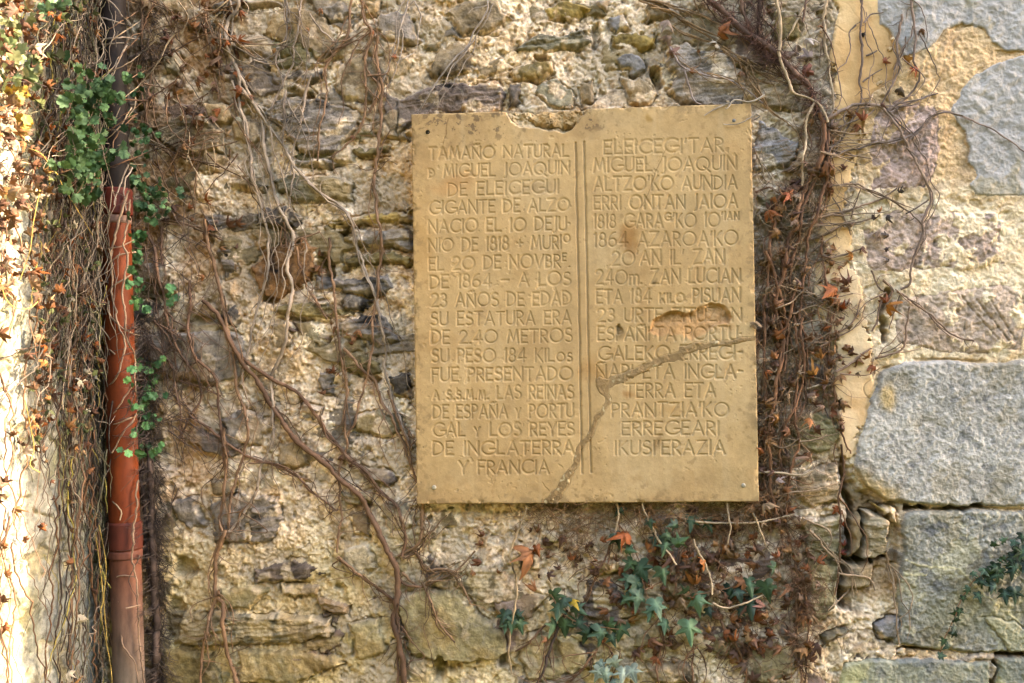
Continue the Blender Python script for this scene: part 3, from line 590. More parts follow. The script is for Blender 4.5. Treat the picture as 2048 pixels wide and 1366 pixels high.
for txt, xa, xb, ya, yb, ch in LINES:
    items = []; i = 0; sup = False
    while i < len(txt):
        c = txt[i]
        if c == '^': sup = True; i += 1; continue
        sc = 1.; lift = 0.
        if sup: sc, lift = .56, .48
        elif c in 'ilos': sc = .66 if 'kilo' in txt else (.95 if c in 'il' else .66)
        elif c.islower() and c != 'µ': sc = .68
        items.append((c.upper() if c != 'µ' else c, sc, lift)); sup = False; i += 1
    gap = .21
    tot = sum((.42 if c == ' ' else FONT[c][0] * sc) for c, sc, _ in items); gaps = sum((gap * .6 if c in ' ' else gap * (1.15 if sc < 1 and c not in '.IAN\'' else 1)) for c, sc, _ in items[:-1])
    k = (xb - xa) / ((tot + gaps) * ch)
    x = 0.
    sl = (yb - ya) / (xb - xa)
    for c, sc, lift in items:
        if c == ' ': x += (.42 + gap * .6) * ch * k; continue
        wd, strokes = FONT[c]; jy = lr.uniform(-.5, .5); js = lr.uniform(.96, 1.03)
        for st in strokes:
            pts = [(xa + x + p[0] * sc * ch * k, ya + sl * (x + p[0] * sc * ch * k) + ch * .5 + jy - (p[1] * sc * js + lift) * ch) for p in st]
            for a, b in zip(pts[:-1], pts[1:]): cut(a, b)
        x += (wd * sc + gap * (1.15 if sc < 1 and c not in '.IAN\'' else 1)) * ch * k
# heights, towards the viewer
q1, q2, q3 = GQ.fbm(.25, 4, seed=301), GQ.fbm(.03, 4, seed=302), GQ.fbm(.006, 3, .7, seed=303)
wear = sstep(-1.5, .8, GQ.fbm(.09, 3, seed=304)) * .35 + .65
hq = (q1 * .5 + q2 * .22 + q3 * .07) * mm
qc0 = GQ.fbm(.05, 5, .7, seed=319)
hq -= sstep(1.35, 1.9, GQ.n(.005, seed=305)) * sstep(.1, 1., q2) * .9 * mm
hq -= np.clip(1 - gd / (2.95 + .35 * q2), 0, 1) ** .8 * 2.95 * mm * wear
rule = np.minimum(seg_dist(UX + .6 * q2, UY, (1151, 286), (1164, 946)), seg_dist(UX + .6 * q2, UY, (1168, 284), (1182, 945)))
hq -= np.clip(1 - rule / 3.2, 0, 1) * 4.6 * mm
qc = np.empty(QX.shape + (3,), np.float32); qc[:] = C(211, 176, 122)
qc = mix(qc, C(196, 158, 104), sstep(-.4, 1.6, q1) * .55); qc = mix(qc, C(218, 188, 138), sstep(.2, 1.5, GQ.fbm(.14, 4, seed=306)) * .5)
qc = mix(qc, C(182, 142, 90), sstep(.8, 1.7, GQ.fbm(.06, 5, .6, seed=307)) * .35)
qc *= (1 + .03 * q3 + .025 * q2 + .035 * qc0)[..., None]; qc = mix(qc, C(150, 116, 74), sstep(1.25, 1.8, GQ.n(.0055, seed=320)) * sstep(-.6, .8, qc0) * .4)
qwx = UX + 6 * GQ.fbm(.03, 4, seed=308); qwy = UY + 6 * GQ.fbm(.03, 4, seed=309)
def qspot(cx, cy, rx, ry, soft=.6): return sstep(1 + soft, 1 - soft, np.hypot((qwx - cx) / rx, (qwy - cy) / ry))
qc = mix(qc, C(150, 118, 76), qspot(900, 250, 90, 40, .9) * .35 + qspot(1160, 245, 60, 30, .9) * .35)
qc = mix(qc, C(104, 84, 60), (sstep(.9, 1.5, GQ.fbm(.012, 4, .7, seed=310)) * (qspot(930, 245, 130, 40, .8) + qspot(1160, 240, 60, 26, .8) + .5 * qspot(960, 985, 120, 26, .8) + .4 * qspot(850, 860, 20, 60, .8))) * .8)
qc = mix(qc, C(208, 156, 84), qspot(838, 480, 26, 80, .9) * .4)
for (cx, cy, rx, ry, cc_, kk) in [(1254, 478, 15, 20, (150, 100, 44), .75), (1266, 465, 16, 12, (176, 124, 60), .6), (1297, 235, 6, 8, (176, 130, 50), .6), (905, 372, 36, 18, (204, 140, 76), .35), (1262, 790, 14, 10, (176, 116, 52), .6),
        (1350, 815, 16, 12, (182, 134, 72), .35), (1320, 880, 9, 7, (150, 112, 60), .6), (1190, 745, 26, 26, (186, 132, 62), .5), (835, 425, 12, 5, (110, 84, 40), .7), (1450, 640, 24, 16, (200, 146, 84), .5), (1185, 992, 24, 4, (140, 106, 58), .5),
        (1080, 380, 40, 10, (140, 112, 76), .35), (1300, 565, 4, 5, (90, 70, 40), .7), (1435, 572, 5, 8, (140, 104, 60), .5)]:
    qc = mix(qc, C(*cc_), qspot(cx, cy, rx, ry, .7) * kk)
# broken hollow
hol = P_('1297,664 1305,637 1329,624 1349,619 1369,622 1390,616 1423,604 1450,614 1468,628 1462,643 1433,648 1410,664 1390,680 1369,672 1342,664 1320,668')
wn = uwin(1285, 595, 1480, 690); dh = poly_sd(qwx[wn] * .5 + UX[wn] * .5, qwy[wn] * .5 + UY[wn] * .5, hol)
dep = sstep(0, 7, dh) * (10 * sstep(685, 622, UY[wn] + (UX[wn] - 1385) * .12) + 1.2) * (1 + .28 * GQ.fbm(.02, 4, seed=311)[wn])
hq[wn] -= dep * mm; qc[wn] = mix(qc[wn], mix(np.ones(dh.shape + (3,)) * C(206, 156, 100), C(172, 122, 72), sstep(.2, 1.3, q2[wn])), sstep(-1, 4, dh) * .85)
dd = qspot(1240, 660, 6, 9, .4); hq -= dd * 7 * mm; qc = mix(qc, C(120, 92, 54), qspot(1246, 664, 14, 13) * .6)
# chipped top edge with mortar and a yellow stone showing
chip = P_('1000,190 1008,226 1020,246 1056,256 1098,266 1126,273 1146,262 1160,236 1174,222 1180,190')
wn = uwin(990, 190, 1190, 285); dc = poly_sd(qwx[wn] * .4 + UX[wn] * .6, qwy[wn] * .4 + UY[wn] * .6, chip)
cn = GQ.fbm(.022, 4, .6, seed=312)[wn]
ys = poly_sd(qwx[wn], qwy[wn], P_('1055,240 1075,222 1130,215 1164,216 1160,240 1140,264 1122,268 1090,258'))
hq[wn] -= sstep(0, 5, dc) * (15 + cn * 5.5 + q3[wn] * 1.0 - sstep(0, 10, ys) * 6) * mm + sstep(2.5, .5, np.abs(ys)) * sstep(0, 3, dc) * 6 * mm
cm = mix(np.ones(dc.shape + (3,)) * C(206, 180, 138), C(188, 154, 104), sstep(0, 3, ys)); cm = cm * (1 + .2 * cn + .12 * q3[wn])[..., None]
qc[wn] = mix(qc[wn], cm, sstep(0, 4, dc))
# hairline, holes, edges
for a, b in [((898, 238), (892, 262)), ((892, 262), (888, 288)), ((1085, 965), (1100, 982)), ((1300, 370), (1330, 300)), ((1280, 420), (1300, 372))]:
    sdv = seg_dist(qwx * .3 + UX * .7, UY, a, b); hq -= np.clip(1 - sdv / 1.3, 0, 1) * 1.1 * mm; qc = mix(qc, C(140, 100, 54), np.clip(1 - sdv / 1.6, 0, 1) * .6)
for (cx, cy, r, dp) in [(855, 264, 4.2, 14), (1468, 241, 3.6, 3), (905, 874, 2, 2), (1056, 902, 2, 3), (846, 895, 1.6, 3), (1253, 441, 1.5, -.6), (1421, 905, 1.6, 1.5), (1472, 782, 1.8, 1.5)]:
    hq -= sstep(r, r - 1.5, np.hypot(UX - cx, UY - cy)) * dp * mm
ed = np.minimum.reduce([QX - x0, x1 - QX, QZ - z0, z1 - QZ]) / mm
rim = np.clip(1 - ed / (2.2 + 1.6 * np.clip(GQ.fbm(.02, 3, seed=313), -1, 2)), 0, 1)
hq -= rim ** 2 * 3.2 * mm; qc = mix(qc, C(222, 190, 136), rim * .35)
hq -= sstep(.6, 1.5, GQ.fbm(.016, 3, seed=314)) * sstep(14, 0, ed) * 3 * mm
# cement repair of the crack
PATH = [((1519, 676), 6), ((1490, 680), 8), ((1450, 688), 6), ((1395, 690), 12), ((1352, 711), 14), ((1300, 728), 9), ((1256, 748), 9), ((1225, 760), 15), ((1203, 770), 24), ((1211, 798), 8), ((1186, 848), 5), ((1163, 900), 8), ((1142, 942), 10), ((1120, 982), 15), ((1103, 1012), 22)]
dcm = np.full(QX.shape, -99., np.float32)
for (a, ra), (b, rb) in zip(PATH[:-1], PATH[1:]):
    ax, ay = a; bx, by = b; dx, dy = bx - ax, by - ay
    t = np.clip(((qwx * .6 + UX * .4 - ax) * dx + (qwy * .6 + UY * .4 - ay) * dy) / (dx * dx + dy * dy), 0, 1)
    dcm = np.maximum(dcm, .64 * (ra + (rb - ra) * t) - np.hypot(qwx * .6 + UX * .4 - ax - t * dx, qwy * .6 + UY * .4 - ay - t * dy))
dcm = np.where((seg_dist(UX, UY, (1364, 707), (1364, 708)) < 14) & (gd < 3), np.maximum(dcm, 1), dcm)
cemh = (.7 + .7 * GQ.fbm(.02, 3, seed=315) + .5 * q3 - 2 * sstep(1.2, 1.8, GQ.n(.004, seed=316))) * mm
kc = dcm > 0
hq = np.where(kc, np.maximum(cemh - sstep(3, 0, dcm) * 1.2 * mm, hq * .35), hq - sstep(-2.5, 0, dcm) * 1.2 * mm)
ccm = np.ones_like(qc) * C(164, 134, 92); ccm = mix(ccm, C(178, 150, 104), sstep(.2, 1.3, GQ.fbm(.03, 4, seed=317)) * .5); ccm = mix(ccm, C(226, 206, 160), sstep(1.35, 1.8, GQ.n(.0045, seed=318)) * .8); ccm *= (1 + .09 * q3)[..., None]
qc = np.where(kc[..., None], ccm, qc)
holemask = sstep(4.6, 3.4, np.hypot(UX - 855, UY - 264)); qc = mix(qc, C(70, 56, 42), holemask)
qc = mix(qc, C(112, 88, 60), sstep(.5, 1.6, GQ.fbm(.012, 5, .7, seed=330) + .9 * sstep(30, 0, ed) - .35) * sstep(60, 0, ed) * .4)
strk = GQ.fbm(.02, 4, .6, sz=.35, seed=331)
qc = mix(qc, C(170, 132, 84), sstep(.3, 1.6, strk) * .18); qc = mix(qc, C(222, 198, 154), sstep(.5, 1.7, -strk) * .16)
qc = qc * np.array([1.02, .985, .985], np.float32)
QV = np.stack([QX, -PT - hq, QZ], -1)
plaque = thing('memorial_plaque', 'sandstone plaque engraved in two columns, cracked and patched with cement', 'plaque', (x0, 0, z0))
fq = kc[:-1, :-1]
grid_part('engraved_slab', QV, qc, ~fq, M_PLAQUE, plaque)
grid_part('cement_repair', QV, qc, fq, M_CEMENT, plaque)
def rim_strip(name, edge, cols, back):
    n = len(edge); b = edge.copy(); b[:, 1] = back
    m_ = edge.copy(); m_[:, 1] = edge[:, 1] * .5 + back * .5
    v = np.concatenate([edge, m_, b]); cc_ = np.concatenate([cols, cols * .95, cols * .9])
    f = []
    for i in range(n - 1):
        f += [(i, i + 1, n + i + 1, n + i), (n + i, n + i + 1, 2 * n + i + 1, 2 * n + i)]
    m = MB(); m.add(v, f, cc_); return m.build(name, M_PLAQUE, plaque)
bk = .004
er = MB()
for e, c_ in ((QV[0], qc[0]), (QV[-1][::-1], qc[-1][::-1]), (QV[:, 0][::-1], qc[:, 0][::-1]), (QV[:, -1], qc[:, -1])):
    n = len(e); b = e.copy(); b[:, 1] = bk
    er.add(np.concatenate([e, b]), [(i, n + i, n + i + 1, i + 1) for i in range(n - 1)], np.concatenate([c_, c_ * .95]))
er.build('slab_edge', M_PLAQUE, plaque)
def screw(px, py, r, colr, dome):
    c = unproject(px, py, PT + .0005); m = MB(); v = [c + np.array([0, -dome, 0])]; F = []; n = 14
    for k, (rr, dd_) in enumerate([(.55, .85), (.9, .4), (1., -.6)]):
        for i in range(n):
            a = i / n * 6.283; v.append(c + np.array([math.cos(a) * r * rr, -dome * dd_, math.sin(a) * r * rr]))
    for i in range(n):
        j = (i + 1) % n; F.append((0, 1 + j, 1 + i))
        for k in range(2): F.append((1 + k * n + i, 1 + k * n + j, 1 + (k + 1) * n + j, 1 + (k + 1) * n + i))
    m.add(v, F, colr); return m.build('fixing_screw', M_METAL, plaque)
screw(1468, 241, .0048, C(112, 106, 96), .0015); screw(868, 975, .0062, C(186, 172, 142), .0014); screw(1487, 971, .0058, C(176, 164, 138), .0014); screw(855, 264, .003, C(150, 140, 130), -.006)

# ------------------------------------------------------------------ drainpipe in the corner
PD = .085
pipe = thing('drainpipe', 'vertical drainpipe in the wall corner, black above and rusty orange red below', 'pipe', (-1.08, -PD, .1))
def lathe(name, rows, mat, colf, n=40):
    """rows: (px centre, py, radius m); circles about the leaning axis"""
    m = MB(); v = []; cs = []
    for (cx, cy, r) in rows:
        c = unproject(cx, cy, PD)
        for i in range(n):
            a = i / n * 6.283
            v.append(c + np.array([math.cos(a) * r, math.sin(a) * r, 0])); cs.append(colf(cy, a))
    F = []
    for k in range(len(rows) - 1):
        for i in range(n):
            j = (i + 1) % n; F.append((k * n + i, (k + 1) * n + i, (k + 1) * n + j, k * n + j))
    m.add(v, F, np.array(cs)); return m.build(name, mat, pipe)
def axis(py): return 223.5 + 8.0 * (py / 440) if py < 440 else 231.5 + (py - 440) * (26.5 / 926)
def rows(y0, y1, r0, r1, n=26): return [(axis(y), y, r0 + (r1 - r0) * (y - y0) / (y1 - y0)) for y in np.linspace(y0, y1, n)]
prng = np.random.default_rng(5)
def red(cy, a): return C(156, 70, 24, .5) * (1 + .06 * math.sin(a * 5 + cy * .01)) * (1 if cy < 900 else 1 - .12 * math.sin((cy - 900) * .01))
def black(cy, a): return C(48, 40, 36, .5)
def faded(cy, a):
    k = min(1, max(0, (cy - 1110) / 260)); return C(150, 86, 62, .55) * (1 - k) + C(146, 130, 114, .6) * k
s1 = lathe('pipe_section', rows(-1500, 386, .0345, .0352), M_IRON, black); s1['label'] = 'black upper length of pipe'
s2 = lathe('pipe_section', rows(440, 1050, .0372, .0385), M_PIPE, red); s2['label'] = 'orange red middle length of pipe'
s3 = lathe('pipe_section', rows(1096, 2100, .0390, .0405), M_PIPE, faded); s3['label'] = 'faded pinkish brown lower length of pipe'
def collar(y0, y1, r, lip, colr, mat=M_PIPE, name='socket_collar'):
    rr = [(axis(y0), y0, r - .006), (axis(y0), y0 + 1, r - .002), (axis(y0), y0 + 4, r)] + [(axis(y), y, r) for y in np.linspace(y0 + 6, y1 - 5, 8)] + [(axis(y1), y1 - 2, r), (axis(y1), y1, r - .003), (axis(y1), y1 + .5, r - .006)]
    o = lathe(name, rr, mat, lambda cy, a: colr); return o
collar(378, 432, .0425, 0, C(116, 48, 34, .55)); collar(432, 449, .0392, 0, C(170, 132, 114, .6), name='joint_ring')
collar(1042, 1098, .0438, 0, C(112, 54, 40, .55)); collar(1098, 1116, .0425, 0, C(140, 84, 66, .55), name='joint_ring')
# ------------------------------------------------------------------ climbing plants
rng = np.random.default_rng(77)
def front(px, py):
    """how far the wall or pipe stands out at this place"""
    p = unproject(px, py, .01); h = surf(p[..., 0], p[..., 2])
    ax = np.where(py < 440, 223.5 + 8.0 * (py / 440), 231.5 + (py - 440) * (26.5 / 926))
    dx = (px - ax) * 1.26e-3; R = .039
    hp = np.where(np.abs(dx) < R, PD + np.sqrt(np.maximum(R * R - dx * dx, 0)), 0)
    return np.maximum(h, hp)
def smooth1(a, k):
    if len(a) < 3: return a
    w_ = np.ones(2 * k + 1) / (2 * k + 1); return np.convolve(np.pad(a, k, mode='edge'), w_, 'valid')
def wander(n, amp, k):
    return smooth1(rng.normal(0, 1, n), k) * amp * math.sqrt(2 * k + 1)
def spline(P, step):
    P = np.array(P, float); o = []
    Q = np.vstack([2 * P[0] - P[1], P, 2 * P[-1] - P[-2]])
    for i in range(1, len(Q) - 2):
        a, b, c, d = Q[i - 1:i + 3]; n = max(2, int(np.linalg.norm(c - b) / step))
        t = np.linspace(0, 1, n, endpoint=False)[:, None]
        o.append(.5 * (2 * b + (c - a) * t + (2 * a - 5 * b + 4 * c - d) * t ** 2 + (3 * b - 3 * c + d - a) * t ** 3))
    return np.vstack(o + [Q[-2][None]])
def tube3(mb, W, r, col, sides=6):
    n = len(W); T = np.gradient(W, axis=0); T /= np.linalg.norm(T, axis=1)[:, None] + 1e-9
    A = np.array([.12, -1., .07]); N1 = np.cross(T, A); N1 /= np.linalg.norm(N1, axis=1)[:, None] + 1e-6; N2 = np.cross(N1, T)
    a = np.arange(sides) / sides * 2 * math.pi
    V = W[:, None, :] + (N1[:, None, :] * np.cos(a)[None, :, None] + N2[:, None, :] * np.sin(a)[None, :, None]) * np.asarray(r)[:, None, None]
    i = np.arange(n - 1)[:, None] * sides; j = np.arange(sides)[None, :]; j2 = (j + 1) % sides
    Q = np.stack([i + j, i + j2, i + sides + j2, i + sides + j], -1).reshape(-1, 4)
    cc = np.asarray(col)[None] * (1 + .22 * wander(n, 1, 2)[:, None]) if np.ndim(col) == 1 else col
    mb.addq(V.reshape(-1, 3), Q, np.repeat(np.clip(cc, .01, .9), sides, 0))
def vine(mb, P, w0, w1=None, col=C(140, 112, 90), wig=1.6, lift=0., depth=None, sides=6, step=5.5):
    """a stem traced along source pixels, w = thickness in pixels; hugs the wall"""
    S = spline(P, step); n = len(S)
    w1 = w0 * .7 if w1 is None else w1
    S = S + np.stack([wander(n, wig, 3) + wander(n, .35, 1), wander(n, wig * .5, 3)], 1)
    r = np.linspace(w0, w1, n) * .5 * MMPX * (1 + .10 * wander(n, 1, 1)); r = np.maximum(r, .0003)
    if depth is None:
        f = front(S[:, 0], S[:, 1]); f = np.maximum(smooth1(f, 4), smooth1(f, 1) - .001)
        dz = f + r * .95 + .0022 + lift + np.abs(wander(n, .0022, 5))
    else: dz = depth + wander(n, .002, 4)
    tube3(mb, unproject(S[:, 0], S[:, 1], dz), r, col, sides)
    return S, dz
IVY = [(0, 0), (.16, -.12), (.34, -.10), (.47, .06), (.35, .18), (.28, .25), (.46, .37), (.66, .55), (.40, .51), (.22, .51), (.16, .72), (.08, .93), (0, 1.14)]
def leaf(mb, pos, size, ang, tilt=.3, roll=0., curl=.3, fold=.3, col=(.1, .1, .05), outline=IVY, jit=.08, vein=None):
    """lobed leaf: tip points to angle ang in the wall plane (0 = up, clockwise), bent about its midrib"""
    half = np.array(outline); half = half * (1 + rng.normal(0, jit, half.shape) * [[1, .5]])
    ring = np.vstack([half, (half[1:-1] * [-1, 1])[::-1]]); n = len(ring); c0 = np.array([0, .3])
    P2 = np.vstack([c0[None], c0 + (ring - c0) * .5, ring])
    x, y = P2[:, 0], P2[:, 1]
    z = -fold * np.abs(x) ** 1.2 - curl * (y - .3) ** 2 + .06 * np.sin(x * 9 + rng.random() * 6) + rng.normal(0, .02 + .05 * curl, len(x)) - curl * .5 * x * x
    L = np.stack([x, y, z], 1) * size
    ca, sa = math.cos(roll), math.sin(roll); L = L @ np.array([[ca, 0, -sa], [0, 1, 0], [sa, 0, ca]])
    ct, st = math.cos(tilt), math.sin(tilt); L = L @ np.array([[1, 0, 0], [0, ct, st], [0, -st, ct]])
    u = np.array([math.sin(ang), 0, math.cos(ang)]); rgt = np.array([math.cos(ang), 0, -math.sin(ang)]); nrm = np.array([0, -1., 0])
    W = pos + L[:, :1] * rgt + L[:, 1:2] * u + L[:, 2:3] * nrm
    F = []
    for i in range(n):
        j = (i + 1) % n; F.append((0, 1 + i, 1 + j)); F.append((1 + i, 1 + n + i, 1 + n + j, 1 + j))
    cc = np.asarray(col)[None] * (1 + rng.normal(0, .1, (len(W), 1)))
    if vein is not None:
        k = np.zeros(len(W)); k[0] = .6; k[[1, 1 + 7, 1 + 12, 1 + n - 7]] = .45; k[[1 + n + 12]] = .25
        cc = cc + (np.asarray(vein) - cc) * k[:, None]
    mb.add(W, F, np.clip(cc, .004, .9))
ROUND = [(0, .02), (.22, -.06), (.42, .06), (.36, .22), (.54, .30), (.58, .52), (.40, .58), (.40, .82), (.20, .92), (.10, .82), (0, .96)]
DRYT = [C(158, 100, 58), C(128, 82, 52), C(176, 124, 78), C(104, 66, 46), C(172, 138, 106), C(140, 106, 86), C(170, 94, 46), C(118, 78, 58)]
GRNT = [C(84, 116, 78), C(70, 100, 68), C(98, 132, 92), C(60, 88, 64), C(80, 112, 84)]
DRYT = [c * np.array([1., .98, .86]) for c in DRYT]
def dry_leaf(mb, px, py, size=34, off=.01, tone=None):
    p = unproject(px, py, float(front(np.array(px, float), np.array(py, float))) + off)
    leaf(mb, p, size * .72 * MMPX * rng.uniform(.65, 1.2), rng.uniform(0, 6.28), rng.uniform(-1.1, 1.1), rng.uniform(-1.1, 1.1), rng.uniform(.3, 1.8), rng.uniform(.3, 1.5), (DRYT[rng.integers(len(DRYT))] if tone is None else C(*tone) * np.array([.80, .88, .82])) * rng.uniform(.7, 1.1), jit=.12)
def shoots(mb, S, dz, n, ln, w_, col, sides=4, own=None):
    for k in range(n):
        i = rng.integers(0, len(S)); a = rng.uniform(0, 6.28); L = ln * rng.uniform(.4, 1.5)
        a = a if rng.random() < .4 else math.pi / 2 + rng.normal(0, .7)
        x, y = S[i]; q = [(x, y)]
        for s_ in range(3):
            a += rng.normal(0, .45); x += math.cos(a) * L / 3; y += math.sin(a) * L / 3; q.append((x, y))
        if not (-60 < x < 2110 and -60 < y < 1430): continue
        if own is not None: mb = MB(); own.append(mb)
        vine(mb, q, w_, w_ * .45, col * rng.uniform(.7, 1.25), 1.2, rng.uniform(0, .004), sides=sides, step=6)
GREYB, BROWN, REDB, TAN, DARKB = C(148, 112, 84), C(124, 88, 62), C(134, 92, 64), C(200, 172, 138), C(98, 78, 66)
def plant(label, stems, col=GREYB, sh=10, shl=45, leaves=(), lsize=30, group=None, name='climbing_vine', cat='vine', shcol=None, extra=None, comp=3):
    f0 = stems[0][1]; f0 = (f0 if isinstance(f0, list) else P_(f0))[-1]
    t = thing(name, label, cat, unproject(f0[0], f0[1], .01), group=group)
    allS = []; own = []
    for st in stems:
        w0, pts = st[0], st[1]; P = pts if isinstance(pts, list) else P_(pts)
        kw = st[2] if len(st) > 2 else {}
        m = MB(); S, dz = vine(m, P, w0 * (1.1 if w0 < 6.5 else .9), kw.pop('w1', None), kw.pop('col', col), kw.pop('wig', 2.0), **kw); m.build('stem', M_BARK, t)
        allS.append(S); n = int(sh * len(S) / 60)
        if 'depth' not in kw and sh > 0 and len(S) > 16:
            for c_ in range(comp):
                i0 = rng.integers(0, max(1, len(S) // 2)); i1 = rng.integers(min(len(S) - 1, i0 + 12), len(S)); Q_ = S[i0:i1:5].copy()
                if len(Q_) < 3: continue
                ramp = np.linspace(0, 1, len(Q_)); off_ = rng.normal(0, 26) * np.sin(ramp * rng.uniform(1.6, 3.1)) + np.cumsum(rng.normal(0, 4, len(Q_)))
                Q_[:, 0] += off_; Q_[:, 1] += rng.normal(0, 4, len(Q_)) + .3 * off_
                m = MB(); vine(m, Q_, rng.uniform(1.9, 3.6), 1.5, np.asarray(kw.get('col', col)) * rng.uniform(.75, 1.15), 1.6, rng.uniform(0, .008), sides=5); m.build('stem', M_BARK, t)
        if n and 'depth' not in kw: shoots(None, S, dz, n, shl, 1.9, col if shcol is None else shcol, own=own)
    if len(own) <= 70:
        for mb in own: mb.build('side_shoot', M_BARK, t)
    else:
        sm = MB()
        for mb in own: sm.addq(mb.V[0], mb.Q[0], mb.C[0])
        sm.build('twig_foliage', M_BARK, t)['kind'] = 'stuff'
    for l in leaves:
        lm = MB(); dry_leaf(lm, *l); lm.build('dead_leaf', M_DRY, t)
    if extra:
        lm = MB(); extra(t, lm, allS); o_ = lm.build('dead_foliage', M_DRY, t)
        if o_: o_['kind'] = 'stuff'
    return t
def near(S, n, spread, size, tone=None):
    """dead leaves caught along a stem"""
    o = []
    for k in range(n):
        i = rng.integers(0, len(S)); o.append((S[i][0] + rng.normal(0, spread), S[i][1] + rng.normal(0, spread), size * rng.uniform(.7, 1.2), rng.uniform(.003, .016)) + ((tone,) if tone else ()))
    return o
LS = lambda pts, n, spread, size: near(spline(P_(pts) if isinstance(pts, str) else pts, 6), n, spread, size)
OR = (168, 106, 64)

plant('grey brown vine falling from the top edge at left, forking into three long strands', [
    (9, '477,-60 477,0 471,22 452,49 456,94 467,127 490,180 512,217 527,262 535,322 546,375 561,420 576,454 587,476 580,529 584,570 576,630 569,690 550,739 544,776 546,870 524,932 512,974 490,1023 467,1053 449,1068'),
    (7, '467,127 494,180 509,206 531,244 561,289 584,326 625,371 677,412 704,439 715,495 737,562 764,645 771,739 779,780 812,881'),
    (7, '467,160 479,210 494,262 499,326 516,390 531,450 539,506 531,570 509,637 494,720'), (5, '460,-40 466,30 462,95 468,140')],
    col=C(178, 156, 134), sh=8, leaves=LS('477,0 456,94 490,180', 14, 22, 26) + [(640, 512, 26, .01, OR), (640, 530, 22, .01, OR), (640, 545, 24, .012, OR), (605, 472, 22, .01, OR), (470, 235, 30, .012, (210, 190, 165))])
plant('thin wiry vine strands hanging over the smooth beige stone near the top edge', [
    (4, '569,-40 569,67 557,120 565,165 550,200'), (4.5, '610,-40 595,56 587,112 576,146 550,195 536,218'), (4, '572,180 569,240 565,285 584,337 580,394 565,442'), (4.5, '614,150 608,210 602,262 587,311 580,350'),
    (3.5, '625,30 640,60 672,90'), (3, '470,90 520,120 555,100 600,80')], col=C(164, 144, 126), sh=12, leaves=[(620, 62, 16, .008, OR), (645, 20, 18, .01, OR), (575, 55, 14, .008, OR), (545, 100, 18, .01), (560, 310, 20, .01, OR)])
plant('pale vine stems winding past the round faced stone up left of the plaque', [
    (5, '700,-40 700,56 685,90 655,124 655,187 640,240 636,322'), (5, '715,-40 730,37 745,67 730,112 730,195 719,262 692,292 662,315'), (3.5, '655,124 690,85 732,55'), (4, '737,225 760,176 740,150 728,118 745,66')], sh=11, leaves=[(620, 128, 22, .01, (200, 180, 160)), (702, 272, 16, .01)])
plant('single long straight vine stem running down close to the left edge of the plaque', [
    (6, '756,67 760,150 764,195 760,262 752,319 749,375 756,424 764,480 756,559 749,630 745,690 730,754 711,825 700,870')], sh=14, leaves=[(745, 60, 16, .008)])
plant('thin pale twig reaching from the top edge to the upper left corner of the plaque', [
    (4, '976,-40 976,0 965,34 939,82 890,139 860,184 834,232'), (3.5, '816,-40 816,0 801,56 790,105 760,176 748,205')], col=C(176, 160, 146), sh=2, leaves=[(793, 112, 22, .01, (176, 100, 60))])
plant('stout brown forked vine crossing diagonally down the wall left of the plaque', [
    (10, '400,600 426,619 449,652 475,712 512,757 539,799 561,836 610,895 655,933 696,974 730,1011 756,1056 775,1094 797,1150 794,1210 790,1248 801,1304 812,1400', {'w1': 12}),
    (8.5, '475,712 505,735 557,765 595,787 632,832 681,900 719,936 764,978 794,1015 812,1064 801,1113'), (6, '760,1176 775,1190 790,1215 796,1290 790,1400'), (6, '797,1150 815,1170 845,1173')],
    col=C(122, 90, 68), sh=16, leaves=LS('681,900 719,936 764,978', 4, 20, 18))
plant('two knobbly vines meeting in one stem low down between drainpipe and plaque', [
    (8, '405,440 415,495 430,544 447,589 449,630 464,690 475,776 494,840 490,903 471,959 460,1011 456,1053 452,1075'),
    (10, '449,1060 437,1098 430,1154 434,1191 447,1210 445,1248 456,1293 482,1400', {'w1': 8}), (6, '430,1180 420,1251 405,1296 401,1400'), (6, '445,854 450,921 448,985 440,1040 446,1075'), (4, '512,974 480,1040 455,1070')],
    sh=22, shl=40, leaves=[(405, 470, 30, .012, (150, 100, 70)), (470, 530, 18, .01)])
plant('slender upright vines with a few orange leaves in a crevice left of the plaque', [
    (5, '591,495 610,562 640,615 659,637'), (6.5, '655,476 662,532 668,589 677,652 681,712 692,757 689,814 692,870 690,900 677,951 681,1023 677,1064 676,1109'), (5, '676,1109 719,1154 760,1176 786,1210'), (4, '569,442 580,500 596,478 640,465')],
    sh=12, leaves=[(662, 645, 22, .01, OR), (668, 655, 20, .01, OR), (704, 672, 24, .01, OR), (712, 660, 22, .01, OR), (700, 688, 18, .01, (130, 70, 40)), (660, 740, 18, .01, OR), (665, 748, 22, .012, (130, 70, 40)), (678, 748, 18, .012, OR), (648, 790, 20, .008, (150, 90, 56)), (690, 668, 18, .01, OR)])
plant('curving vine that dips into the gap beside the lower left edge of the plaque', [
    (7, '689,697 719,731 749,761 764,802 790,844 812,899 831,963'), (6, '779,780 790,820 812,881 826,930'), (4, '822,860 812,890 826,905')], sh=12)
plant('reddish vines on the grey slab right of the drainpipe, crossed by a sagging runner', [
    (7, '289,461 311,506 315,544 330,592 337,645 360,705 394,757 397,795 375,844 360,874'), (7, '382,562 375,630 375,667 386,712 416,739 435,795 442,870 454,932'),
    (5, '296,682 337,720 356,795 360,862 366,880'), (5, '375,832 412,851 450,885 512,921 557,936 599,955 625,985 677,1023'), (5, '324,452 322,490 316,530'), (4, '362,760 395,772 440,790'), (4, '330,620 350,640 372,660'), (4, '310,640 345,690 352,740')],
    col=C(130, 96, 74), sh=24, shl=50)
